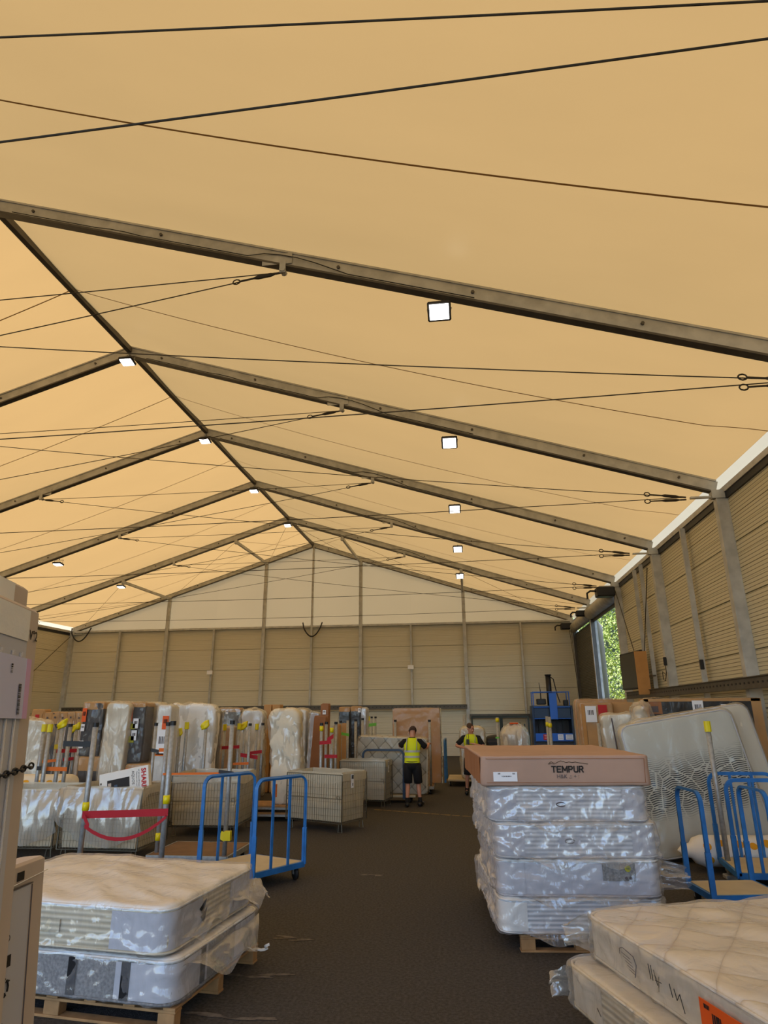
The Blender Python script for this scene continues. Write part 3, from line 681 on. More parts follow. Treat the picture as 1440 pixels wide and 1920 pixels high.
# ---------- carton stack on pallet right of the aisle
rz1 = math.radians(5.); ux, uy = Vector((math.cos(rz1), math.sin(rz1), 0)), Vector((-math.sin(rz1), math.cos(rz1), 0))
c0 = Vector((.90, 6.80, 0)) + uy * 1.0
pallet('wooden pallet under the carton-topped stack of wrapped mattresses', tuple(c0 + ux * .02 + uy * -.02), rz1, 1.12, 1.9)
specs = [(.146, .292, 1.50, .03, 'greyp', 'bottom wrapped white mattress of the carton-topped stack, resting on the pallet'),
         (.442, .318, 1.50, .06, 'greyw', 'wrapped mattress with smooth grey side panel, third below the carton'),
         (.764, .308, 1.50, .04, 'rib', 'wrapped ribbed mattress, second below the carton'),
         (1.076, .318, 1.50, .0, 'rib', 'wrapped ribbed mattress directly under the carton')]
for k, (z, T, L, dx, sm, lb) in enumerate(specs):
    t = flat_mattress(lb, tuple(c0 + ux * dx + Vector((0, 0, z))), rz1 + (.01, -.02, .015, .0)[k], L, 1.96, T, 11.3 * k + 2, ca=.12, side='rib' if k != 1 else 'greyp', topm='white', wrap='filmh' if k > 1 else 'film', group='wrapped mattresses on the pallet stack', amp=.022, corner='greyp' if k != 0 else 'white', crown=0.)
    if k >= 2: 
        label_mb((-.08, -.985, T / 2), .2, .07, (1, 0, 0), (0, 0, 1), (0, -1, 0)).build('sewn_tag', 'greyp', t)
        MB().tube([(-.08 + .045 * math.cos(a * PI / 6), -.997, T / 2 + .018 * math.sin(a * PI / 6)) for a in range(12)], .005, 4).build('tag_print', 'inkb', t)
    if k == 1:
        label_mb((.36, -.99, .22), .3, .15, (1, 0, 0), (0, 0, 1), (0, -1, 0)).build('sewn_tag', 'greyw', t)
        yb = MB(); yb.tube([(.44, -.998, .25), (.44, -1.004, .25)], .028, 16); yb.build('round_badge', 'greenish', t)
        text('100', .022, frame((.44, -1.005, .25), (1, 0, 0), (0, 0, 1)), t, 'ink')
        for x in (.42, .46): MB().tube([(x, -.998, .17), (x, -1.003, .17)], .013, 12).build('print_dot', 'inkb', t)
    film_tail(t, (L / 2 - .02, -.72, T / 2), (1, -.1, .0), (0, .4, 1), T * 1.0, (.14, .34, .08, .07)[k], 3.1 * k + 1, 'film', (.5, .12, .3, .3)[k])
    film_tail(t, (-L / 2 + .02, -.5, T / 2), (-1, .0, .0), (0, 1, .1), .8, .07, 2.1 * k + 8, 'film', .8)
    film_tail(t, (-L / 2 + .02, .3, T / 2), (-1, .1, .0), (0, 1, -.1), .9, .08, 5.1 * k + 3, 'film', .8)
    film_tail(t, (.0, -.98, .03), (0, -1, 0), (1, 0, 0), 1.4, .05, 6.1 * k + 3, 'film', 1.4)

tb = root('carton', 'large brown carton with black lettering lying on top of the mattress stack', 'box', tuple(c0 + ux * -.02 + uy * -.02 + Vector((0, 0, 1.402))), rz1)
Lx, Ly, Lz = 1.62, 2.02, .275
def cdisp(q, n): return .006 * nz(q.x, q.y, q.z, 4) - .012 * max(0, 1 - abs(q.z - Lz / 2) / (Lz / 2)) * 0
soft(Lx, Ly, Lz, .035, .018, 150, 20, lambda q, n: .008 * nz(q.x * 1.4, q.y, q.z * 2, 3) + .003 * nz(q.x, q.y, q.z, 14), -.015, 3).build('body', 'kraftt', tb, True)
fl_ = MB()
for s_ in (-1, 1): fl_.box((0, -Ly / 2 - .004, Lz / 2 + s_ * (Lz / 2 - .03)), (Lx - .1, .005, .004))
fl_.build('flap_crease', 'kraftr', tb)
MB().tube([(Lx / 2 - .06, -Ly / 2 - .005, .03), (Lx / 2 - .05, -Ly / 2 - .006, Lz - .03)], .003, 4).build('side_crease', 'kraftr', tb)
MB().sheet(lambda u, v: (-Lx / 2 - .006 - .03 * v * abs(nz(u * 8, 1)), -Ly / 2 + .05 + u * 1.9, Lz - .02 - .24 * v + .01 * nz(u * 20, v * 5)), 40, 5, .004).build('torn_side_flap', 'kraftr', tb)
yf = -Ly / 2 - .010
def strokes(word, o, wd, ht, th, parent, m='ink', gap=.012):
    G = {'T': [[(0, 1), (1, 1)], [(.5, 1), (.5, 0)]], 'E': [[(1, 1), (0, 1), (0, 0), (1, 0)], [(0, .52), (.85, .52)]], 'M': [[(0, 0), (0, 1), (.5, .3), (1, 1), (1, 0)]],
         'P': [[(0, 0), (0, 1), (.7, 1), (.95, .88), (.95, .62), (.7, .48), (0, .48)]], 'U': [[(0, 1), (0, .2), (.22, 0), (.78, 0), (1, .2), (1, 1)]], 'R': [[(0, 0), (0, 1), (.7, 1), (.95, .88), (.95, .64), (.7, .50), (0, .50)], [(.5, .5), (1, 0)]]}
    n_ = len(word); tw = sum(wd * (1.3 if c == 'M' else 1) for c in word) + gap * (n_ - 1); x = o[0] - tw / 2
    for c in word:
        w_ = wd * (1.3 if c == 'M' else 1); mb = MB()
        for ln_ in G[c]:
            for (a, b) in zip(ln_[:-1], ln_[1:]):
                p = Vector((x + a[0] * w_, o[1], o[2] - ht / 2 + a[1] * ht)); q = Vector((x + b[0] * w_, o[1], o[2] - ht / 2 + b[1] * ht)); d = (q - p).normalized(); p -= d * th * .45; q += d * th * .45; u = Vector((-d.z, 0, d.x)) * th / 2
                mb.loft([[p - u, q - u, q + u, p + u], [k + Vector((0, .002, 0)) for k in (p - u, q - u, q + u, p + u)]])
        mb.build('printed_letter', m, parent); x += w_ + gap
strokes('TEMPUR', (.02, yf, .150), .034, .050, .0115, tb, gap=.0165)
text('H&K ,:: + :', .05, frame((.02, yf, .085), (1, 0, 0), (0, 0, 1)), tb, 'inkb')
mt = MB(); pts = [(-.18, .195), (-.165, .212), (-.15, .218), (-.13, .208), (-.11, .203), (-.09, .214), (-.06, .226), (-.03, .218), (-.01, .210), (.02, .216), (.05, .210), (.08, .215), (.12, .207), (.16, .203), (.2, .196)]
mt.tube([(x + .02, yf, z) for x, z in pts], .0022, 4); mt.tube([(-.16, yf, .195), (-.13, yf, .205), (-.1, yf, .195)], .0018, 4); mt.build('skyline_print', 'ink', tb)
label_mb((-.58, -Ly / 2 - .004, .085), .23, .085, (1, 0, 0), (0, 0, 1), (0, -1, 0), .003).build('shipping_label', 'paper', tb)
bars_mb((-.57, -Ly / 2 - .006, .088), .09, .012, (1, 0, 0), (0, 0, 1), (0, -1, 0), 9, 4).build('label_print', 'inkb', tb)
bars_mb((-.64, -Ly / 2 - .006, .112), .02, .012, (1, 0, 0), (0, 0, 1), (0, -1, 0), 4, 5).build('label_print', 'inkb', tb)
bars_mb((-.50, -Ly / 2 - .006, .112), .02, .012, (1, 0, 0), (0, 0, 1), (0, -1, 0), 4, 6).build('label_print', 'inkb', tb)

# ---------- two mattresses in the near right corner
rz2 = math.radians(18.5); ux, uy = Vector((math.cos(rz2), math.sin(rz2), 0)), Vector((-math.sin(rz2), math.cos(rz2), 0))
kc = Vector((.76, 5.40, 0))
cc = kc + ux * .80 - uy * 1.02
pallet('wooden pallet under the two cream wrapped mattresses at the near corner', tuple(cc + ux * .0), rz2, 1.5, 1.9)
t2 = flat_mattress('lower cream wrapped mattress at the near corner, sticking out further', tuple(cc + Vector((0, 0, .146)) - ux * .14 + uy * .04), rz2 + .015, 1.62, 2.04, .27, 31.2, side='ribc', topm='cream', wrap='filmc', amp=.02, corner='cream')
t1 = flat_mattress('top cream wrapped mattress with quilted top and orange label at the near corner', tuple(cc + Vector((0, 0, .435))), rz2, 1.60, 2.04, .27, 23.4, side='cream', topm='quilt', wrap='filmc', amp=.016, corner='cream', crown=.03,
                    tops=lambda q, n: (.012 * math.sin(7.5 * (q.x + .6 * q.y) + 2 * nz(q.x, q.y, 0, 2)) * math.sin(6.5 * (q.y - .5 * q.x) + 2 * nz(q.x, q.y, 4, 2)) + .007 * nz(q.x, q.y, 0, 8)) * max(n.z, 0))
film_tail(t1, (-.78, .98, .15), (-1, .35, 0), (-.1, -.3, 1), .30, .20, 1.1, 'filmc', .15)
film_tail(t2, (-.8, 1.0, .13), (-.75, .5, 0), (-.3, -.4, .9), .26, .14, 4.1, 'filmc', .2)
def markup(t, T, xs):
    # handwriting strokes on the long side that faces the aisle (-x)
    mb = MB(); X = -.80 - .034
    for st in xs: mb.tube([(X, y, z) for y, z in st], .0028, 4)
    mb.build('marker_writing', 'ink', t)
markup(t1, .27, [[(.20, .205), (.185, .13)], [(.175, .205), (.165, .13)], [(.15, .19), (.12, .12)], [(.14, .14), (.08, .145)], [(.10, .17), (.115, .09)], [(.0, .17), (-.02, .11)], [(-.04, .16), (-.06, .11), (-.09, .15), (-.12, .07)]])
markup(t2, .27, [[(.58, .13), (.54, .10)], [(.30, .14), (.28, .06)], [(.27, .13), (.25, .06)], [(.24, .14), (.22, .06)], [(.14, .14), (.12, .05)], [(.10, .12), (.07, .05)], [(.06, .11), (.04, .03)]])
lt = MB(); X = -.835
lt.tube([(X, .52, .16), (X, .52, .19), (X, .48, .205), (X, .36, .19), (X, .335, .15), (X, .36, .08)], .003, 4)
for k in range(5): lt.tube([(X, .50 - .02 * k, .175 - .018 * k), (X, .40 - .012 * k, .165 - .018 * k)], .002, 4)
lt.build('printed_tag', 'inkb', t1)
label_mb((-.832, -.48, .14), .42, .13, (0, 1, 0), (0, 0, 1), (-1, 0, 0), .004).build('orange_sticker', 'orange', t1)
bars_mb((-.834, -.40, .13), .07, .07, (0, 1, 0), (0, 0, 1), (-1, 0, 0), 8, 3).build('sticker_print', 'ink', t1)
bars_mb((-.834, -.33, .18), .04, .02, (0, 1, 0), (0, 0, 1), (-1, 0, 0), 6, 9).build('sticker_print', 'ink', t1)

# ---------- upright flat cartons at the left edge
def edge_pack(name, label, far, az, L, H, T, sd, extra):
    """flat pack standing on its edge; its broad face looks toward the aisle. local x runs from the far edge toward the camera"""
    far = Vector((far[0], far[1], 0)); t = root(name, label, 'box', tuple(far), az)
    MB().bbox((-L / 2, T / 2, H / 2), (L, T, H), .012).build('body', 'kraftp', t)
    return t
az = math.radians(90 + 15)
def lean_pack(t, x, y, az, th): t.matrix_world = Matrix.Translation((x, y, 0)) @ Matrix.Rotation(th, 4, 'Y') @ Matrix.Rotation(az, 4, 'Z')
t = edge_pack('tall_carton', 'tall flat white-faced carton with lilac shipping label at the near corner', (-1.45, 2.25), az, 1.3, 2.475, .14, 1, None)
lean_pack(t, -1.45, 2.25, az, -.070)
def onface(t, x, z, wd, ht, m, name, d=.0): return label_mb((-x, -.001 - d, z), wd, ht, (1, 0, 0), (0, 0, 1), (0, -1, 0), .002).build(name, m, t)
onface(t, .72, 1.23, 1.22, 2.44, 'greyp', 'face_board'); onface(t, .72, 2.40, 1.22, .11, 'white', 'head_strip', .004)
for k, x in enumerate((.17, .24, .33, .45)): MB().tube([(-x, -.010, .2), (-x - .01, -.012, 1.2), (-x + .005, -.010, 2.3)], .006, 5).build('film_fold', 'filmh', t, True)
onface(t, .27, 2.18, .29, .205, 'lilac', 'shipping_label', .012); onface(t, .105, 2.18, .04, .205, 'pink', 'label_edge', .0125)
bars_mb((-.17, -.012, 2.14), .10, .02, (0, 0, 1), (1, 0, 0), (0, -1, 0), 22, 8).build('bar_code', 'ink', t)
bars_mb((-.25, -.012, 2.24), .03, .012, (0, 0, 1), (1, 0, 0), (0, -1, 0), 4, 2).build('label_print', 'ink', t)
bars_mb((-.33, -.012, 2.12), .06, .01, (0, 0, 1), (1, 0, 0), (0, -1, 0), 12, 3).build('label_print', 'ink', t)
text('V°2', .05, frame((-.06, -.006, 2.37), (1, 0, 0), (0, 0, 1)), t, 'ink')
def print_glyphs(t, x, z, s=1., d=.012):
    """scissors, carton and recycling marks printed on a face"""
    y = -d; m_ = MB()
    m_.tube([(x, y, z + .16 * s), (x + .03 * s, y, z + .02 * s)], .003 * s, 4); m_.tube([(x + .05 * s, y, z + .16 * s), (x + .015 * s, y, z + .02 * s)], .003 * s, 4)
    for c in (-.005, .055): m_.tube([(x + c * s + .018 * s * math.cos(a * PI / 5), y, z - .01 * s + .02 * s * math.sin(a * PI / 5)) for a in range(11)], .003 * s, 4)
    m_.build('scissors_print', 'inkb', t)
    m_ = MB().box((x + .07 * s, y, z - .15 * s), (.06 * s, .002, .07 * s))
    for k in range(4): m_.box((x + .02 * s, y, z - (.125 + .017 * k) * s), (.05 * s, .002, .006 * s))
    m_.build('carton_print', 'ink', t)
    m_ = MB(); c = Vector((x + .05 * s, y, z - .30 * s))
    for k in range(3):
        a = k * 2 * PI / 3 + PI / 2; p = [c + Vector((math.cos(a + b) * r_, 0, math.sin(a + b) * r_)) * s for b, r_ in ((-.2, .05), (.5, .045), (1.2, .045))]
        m_.tube(p, .007 * s, 4); m_.tube([p[-1], p[-1] + (p[-1] - p[-2]) * .4], [.016 * s, .001], 5)
    m_.build('recycling_print', 'ink', t)
print_glyphs(t, -.50, 2.28, .9)
print_glyphs(t, -.58, 1.75, .8)
t['label'] = 'tall flat white-faced carton with lilac shipping label, nearest at the picture edge'
tb2 = edge_pack('tall_carton', 'slightly taller carton standing behind the labelled white-faced carton', (-1.63, 2.42), az, 1.3, 2.60, .12, 2, None)
lean_pack(tb2, -1.63, 2.42, az, -.070)
onface(tb2, .72, 1.3, 1.14, 2.58, 'white', 'face_board')
# chain round them
ch = root('chain', 'black steel chain slung round the tall cartons', 'chain', (-1.45, 2.25, 0), az)
lean_pack(ch, -1.45, 2.25, az, -.070)
zc = atY(25, 1442, 2.2).z
for k in range(26):
    x = -.02 - k * .034; z = zc + .012 - .02 * math.sin(min(-x / .8, 1) * PI)
    lk = [(x + .022 * math.cos(a * PI / 4), (-.024 + (.010 * math.sin(a * PI / 4) if k % 2 else 0)), z + (0 if k % 2 else .010 * math.sin(a * PI / 4))) for a in range(9)]
    MB().tube(lk, .0035, 5, cap=False).build('link', 'black', ch, True)
az2 = math.radians(90 + 3)
lo = edge_pack('low_carton', 'low pinkish framed carton with grey panel in front of the mattress stack', (-2.07, 3.18), az2, .95, 1.45, .13, 3, None)
lean_pack(lo, -1.94, 3.18, az2, -.085)
onface(lo, .60, .68, .96, 1.34, 'greyp', 'grey_panel', .002); onface(lo, .52, 1.40, .82, .075, 'kraftp', 'head_flap', .004)
MB().box((-.115, -.010, .70), (.004, .004, 1.30)).box((-.5, -.010, 1.355), (.78, .004, .004)).build('panel_edge', 'inkb', lo)
MB().tube([(0, -.012, 1.385), (-.25, -.014, 1.372), (-.6, -.012, 1.36)], .002, 4).build('tape_thread', 'white', lo)
for zz in (1.30, .98): print_glyphs(lo, -.30, zz - .12, .62, .012)
MB().box((-.21, -.012, 1.40), (.05, .002, .035)).build('carton_print', 'ink', lo)

# ---------- blue platform trolley with two U frames
def castor(parent, x, y, z, r=.08, rz=0.):
    c = root('castor', None, None, (x, y, 0), rz); c.parent = parent
    MB().tube([(-.018, 0, r), (.018, 0, r)], r, 16).build('wheel', 'rubber', c, True)
    f = MB().box((-.026, .01, r + .04), (.005, .04, .11)).box((.026, .01, r + .04), (.005, .04, .11)).box((0, .01, r + .092), (.07, .07, .008)); f.build('fork', 'steel', c)
    return c
def u_frame(parent, a, b, z0, z1, n_in, m='blue', name='end_frame', s=(.045, .028), rr=.12, sides=True):
    a, b = Vector(a), Vector(b); d = (b - a); L = d.length; d /= L; A = []
    A.append(a + Vector((0, 0, z0))); A.append(a + Vector((0, 0, z1 - rr)))
    for k in range(1, 6): t_ = PI / 2 * k / 6; A.append(a + d * (rr * (1 - math.cos(t_))) + Vector((0, 0, z1 - rr + rr * math.sin(t_))))
    A.append(a + d * rr + Vector((0, 0, z1))); A.append(b - d * rr + Vector((0, 0, z1)))
    for k in range(1, 6): t_ = PI / 2 * k / 6; A.append(b - d * rr + d * (rr * math.sin(t_)) + Vector((0, 0, z1 - rr * (1 - math.cos(t_)))))
    A.append(b + Vector((0, 0, z1 - rr))); A.append(b + Vector((0, 0, z0)))
    o = MB().tube(A, 0, sq=s).build(name, m, parent)
    for k in range(n_in):
        p = a + d * (L * (k + 1) / (n_in + 1)); MB().box((0, 0, 0), (.034, .02, z1 - z0 - .02), Matrix.Translation(p + Vector((0, 0, (z0 + z1) / 2 - .01))) @ Matrix.Rotation(math.atan2(d.y, d.x), 4, 'Z')).build('upright_bar', m, parent)
    for p in (a, b):
        MB().tube([p + Vector((0, 0, z0 - .02)), p + Vector((0, 0, z0 + .42))], 0, sq=(s[0] + .012, s[1] + .012)).build('socket', m, parent)
def blue_cart(label, A, B, dv, n_in=2, zt=1.27, deckz=.20):
    """A,B feet of the first frame; dv vector to the second frame"""
    A, B, dv = Vector(A), Vector(B), Vector(dv); o = (A + B + dv) / 2; t = root('platform_trolley', label, 'trolley', (o.x, o.y, 0), 0, 'blue platform trolleys'); A -= o; B -= o; A.z = B.z = 0
    for p, q in ((A, B), (A + dv, B + dv), (A, A + dv), (B, B + dv)): MB().bar(p + Vector((0, 0, deckz - .02)), q + Vector((0, 0, deckz - .02)), .04, .065).build('base_rail', 'blue', t)
    c = [A, B, B + dv, A + dv]; ins = [p * .97 for p in c]
    MB().loft([[p + Vector((0, 0, deckz + z)) for p in ins] for z in (.0, .016)]).build('deck', 'ply', t)
    u_frame(t, A, B, deckz, zt, n_in); u_frame(t, A + dv, B + dv, deckz, zt, n_in)
    for k, p in enumerate(c): castor(t, p.x * .84, p.y * .84, 0, .08, k * .7)
    return t
d = Vector((.46, .72)).normalized()
blue_cart('blue platform trolley with two barred end frames beside the aisle', (-2.74, 8.47, 0), (-2.28, 9.19, 0), (-.85, .38, 0))
blue_cart('blue platform trolley with pale deck just behind the near corner mattresses', (2.40, 8.62, 0), (2.47, 8.02, 0), (.74, .12, 0), 0, 1.22)
blue_cart('blue platform trolley with tall barred frames beside the side wall bales', (3.22, 9.98, 0), (4.07, 9.98, 0), (-.10, -.90, 0), 2, 1.25)
tg = [o for o in COL.objects if o.name.startswith('platform_trolley')][0]
MB().box((0, 0, 0), (.05, .03, .16), Matrix.Translation((.30, -.10, 1.10)) @ Matrix.Rotation(1.0, 4, 'Z')).build('orange_tape', 'orangew', tg)

# ---------- pole trolleys (platform with steel tube posts)
def pole_trolley(label, poles, extra=(), deckm='wood', group='steel post trolleys', r=.028, deck=False, ztop=None, z0=.2):
    """poles: (px, py_top, Y, tape pixel rows, cap)"""
    P = []
    for p in poles:
        q = atY(p[0], p[1], p[2]); P.append((q, p))
    cx_ = sum(q.x for q, _ in P) / len(P); cy_ = sum(q.y for q, _ in P) / len(P); t = root('post_trolley' if deck else 'post_stand', label, 'trolley' if deck else 'post', (cx_, cy_, 0), 0, group if deck else 'steel posts standing among the stock')
    xs = [q.x - cx_ for q, _ in P]; ys = [q.y - cy_ for q, _ in P]; x0, x1, y0, y1 = min(xs) - .06, max(xs) + .06, min(ys) - .06, max(ys) + .06
    if x1 - x0 < .5: x0 -= .3; x1 += .3
    if y1 - y0 < .5: y1 += .75
    if deck:
        MB().bbox(((x0 + x1) / 2, (y0 + y1) / 2, .175), (x1 - x0, y1 - y0, .05), .006).build('deck', deckm, t)
        f = MB()
        for y in (y0, y1): f.box(((x0 + x1) / 2, y, .165), (x1 - x0, .03, .07))
        for x in (x0, x1): f.box((x, (y0 + y1) / 2, .165), (.03, y1 - y0, .07))
        f.build('base_frame', 'steel', t)
        for x in (x0 + .08, x1 - .08):
            for y in (y0 + .08, y1 - .08): castor(t, x, y, 0, .06, random.random())
    else:
        k = sorted(P, key=lambda e: e[0].x); a, b = k[0][0], k[-1][0]
        if len(k) > 1: MB().bar((a.x - cx_, a.y - cy_, .03), (b.x - cx_, b.y - cy_, .03), .06, .05).build('foot_rail', 'steel', t)
        for q, p in P: MB().bbox((q.x - cx_, q.y - cy_, .03), (.14, .14, .05), .008).build('foot_plate', 'steel', t)
    for q, p in P:
        x, y = q.x - cx_, q.y - cy_; zt = q.z if ztop is None else ztop
        po = MB().tube([(x, y, z0 if deck else 0), (x, y, zt)], r, 12).build('post', 'steel', t, True)
        kind = p[4] if len(p) > 4 else 'black'
        if kind == 'black': MB().tube([(x, y, zt - .045), (x, y, zt + .008)], r * 1.14, 12).build('post_cap', 'black', t)
        elif kind == 'yellow':
            MB().tube([(x, y, zt - .14), (x, y, zt + .0)], r * 1.35, 10).build('yellow_tape', 'yellow', t)
        elif kind == 'cloth':
            sd = random.random() * 9
            m_ = soft(.17, .10, .15, .04, .03, 24, 4, lambda v, n: .03 * noise.noise(v * 14 + Vector((sd, 0, 0)))); m_.v = [(a + x - .02, b + y, c + zt - .12 + a * .5) for a, b, c in m_.v]; m_.build('yellow_tape', 'yellow', t, True)
        for ty in (p[3] if len(p) > 3 else ()):
            z = atY(p[0], ty, p[2]).z; MB().tube([(x, y, z - .05), (x + .002, y, z), (x, y, z + .05)], [r * 1.22, r * 1.3, r * 1.2], 12).build('yellow_tape', 'yellow', t, True)
    for e in extra:        # straps: (px0,py0,px1,py1,Y,material,width)
        a, b = atY(e[0], e[1], e[4]), atY(e[2], e[3], e[4]); o = Vector((cx_, cy_, 0)); sagz = e[7] if len(e) > 7 else .0; w_ = e[6]
        def sf(u, v, a=a, b=b, w_=w_, sagz=sagz): p_ = a.lerp(b, u) - o; return (p_.x, p_.y - .045, p_.z + (v - .5) * w_ - sagz * 4 * u * (1 - u))
        MB().sheet(sf, 10, 2, .006).build('strap', e[5], t)
    return t
PT = pole_trolley
PT('steel post trolley joined by a red strap in front of the lined wire cages', [(180, 1356, 8.3, (1512,), 'black'), (325, 1353, 8.3, (1499,), 'black')],
   [(158, 1527, 318, 1522, 8.3, 'red', .085), (160, 1527, 170, 1550, 8.25, 'red', .07), (162, 1548, 315, 1530, 8.3, 'red', .042, .2), (122, 1394, 174, 1395, 8.6, 'black', .07)], r=.034, deck=True)
PT('steel post trolley with brown deck between the red strap and the blue trolley', [(316, 1355, 9.6, (1569,), 'black'), (436, 1352, 9.48, (), 'black')],
   [(308, 1451, 436, 1449, 9.5, 'orangew', .03, .0), (412, 1446, 440, 1450, 9.45, 'black', .05)], 'deckw', r=.033, deck=True)
yt = [o for o in COL.objects if o.name.startswith('post_trolley')][-1]
q_ = atY(418, 1568, 9.45) - Vector(yt.location); MB().box((0, 0, 0), (.10, .012, .10), Matrix.Translation(q_) @ Matrix.Rotation(.5, 4, 'Y')).build('yellow_tape', 'yellow', yt)
q_ = atY(427, 1567, 9.40) - Vector(yt.location); MB().box((0, 0, 0), (.09, .07, .12), Matrix.Translation(q_)).build('yellow_tape', 'yellow', yt)
PT('steel post stand with yellow wrapped post tops beside the tall carton', [(84, 1358, 12.2, (), 'yellow'), (95, 1358, 11.6, (), 'yellow'), (119, 1354, 11.8, (), 'cloth'), (133, 1358, 12.3, (), 'black')],
   [(90, 1441, 128, 1442, 11.7, 'orangew', .07), (82, 1428, 110, 1425, 11.9, 'orangew', .05), (72, 1440, 80, 1440, 11.8, 'black', .07)], r=.036)
PT('steel post stand behind the yellow wrapped posts by the tan cardboard packs', [(71, 1362, 14.2), (110, 1361, 14.6), (145, 1360, 14.4, (), 'cloth')], [(108, 1408, 146, 1407, 14.3, 'red', .08), (120, 1424, 140, 1422, 14.3, 'red', .07), (50, 1436, 64, 1436, 14.2, 'red', .05), (104, 1400, 112, 1400, 14.3, 'yellow', .1)], r=.034)
PT('steel post stand in front of the orange-tagged translucent pack', [(293, 1356, 11.6)], [(285, 1406, 300, 1409, 11.5, 'black', .06), (300, 1406, 312, 1406, 11.5, 'orangew', .06)], r=.03)
PT('pair of yellow topped posts before the large white draped mattress', [(351, 1354, 13.5, (), 'yellow'), (387, 1355, 13.5, (), 'cloth'), (337, 1370, 13.45, (), 'cloth')], r=.034)
PT('post stand with crossed red straps in front of the dark far packs', [(422, 1358, 15.5, (), 'yellow'), (449, 1356, 15.0, (), 'yellow'), (459, 1357, 15.2, (), 'cloth'), (469, 1357, 14.6, (), 'black')],
   [(417, 1402, 450, 1400, 14.9, 'red', .07), (452, 1415, 484, 1420, 14.8, 'red', .08), (438, 1432, 467, 1431, 14.6, 'orangew', .05)], r=.033)
PT('post stand beside the crumpled cream mattress', [(482, 1357, 15.6, (), 'yellow'), (493, 1356, 15.4, (), 'black')], [(468, 1412, 492, 1409, 15.3, 'red', .07)], r=.034)
PT('posts behind the crumpled cream mattress beside the long brown cartons', [(563, 1348, 17.5), (575, 1347, 17.5, (), 'yellow')], r=.034)
PT('post stand with red straps in front of the leaning long brown cartons', [(603, 1356, 14.2, (1366,), 'black'), (612, 1354, 14.6), (622, 1362, 14.4, (1369,), 'none'), (630, 1354, 14.9)],
   [(600, 1393, 622, 1391, 14.1, 'red', .07), (609, 1418, 633, 1418, 14.3, 'red', .07), (614, 1388, 626, 1380, 14.2, 'red', .09)], r=.034)
PT('post stand with green strap around the black wrapped uprights', [(639, 1352, 17.6), (652, 1351, 17.8, (), 'none'), (667, 1349, 18.2), (680, 1347, 18.6), (616, 1346, 18.4)], [(638, 1375, 655, 1378, 17.5, 'green', .07)], r=.036)
PT('group of three thin posts tied with lime tape near the end wall', [(691, 1343, 22.8, (), 'yellow'), (697, 1344, 22.6), (704, 1344, 22.4)], [(689, 1360, 706, 1358, 22.3, 'green', .1)], r=.034)
PT('pair of bright steel posts with yellow tape in front of the blue machine', [(1025, 1343, 17.0, (1358,), 'none'), (1030, 1344, 16.6, (1360,), 'none')], r=.034)
PT('bright steel post with yellow and lime tape before the dark rack', [(932, 1345, 19.5, (1350,), 'none')], [(929, 1383, 936, 1383, 19.3, 'green', .04)], r=.04)
PT('grey post stand before the tall cardboard packs by the doorway', [(1122, 1356, 13.6, (), 'none')], r=.036)
PT('steel post with yellow tape in front of the wavy patterned mattress', [(1325, 1352, 9.75, (1362,), 'yellow')], r=.034)
PT('grey post by the wheeled mattress at the end of the aisle', [(870, 1341, 24.5, (), 'none')], r=.05)

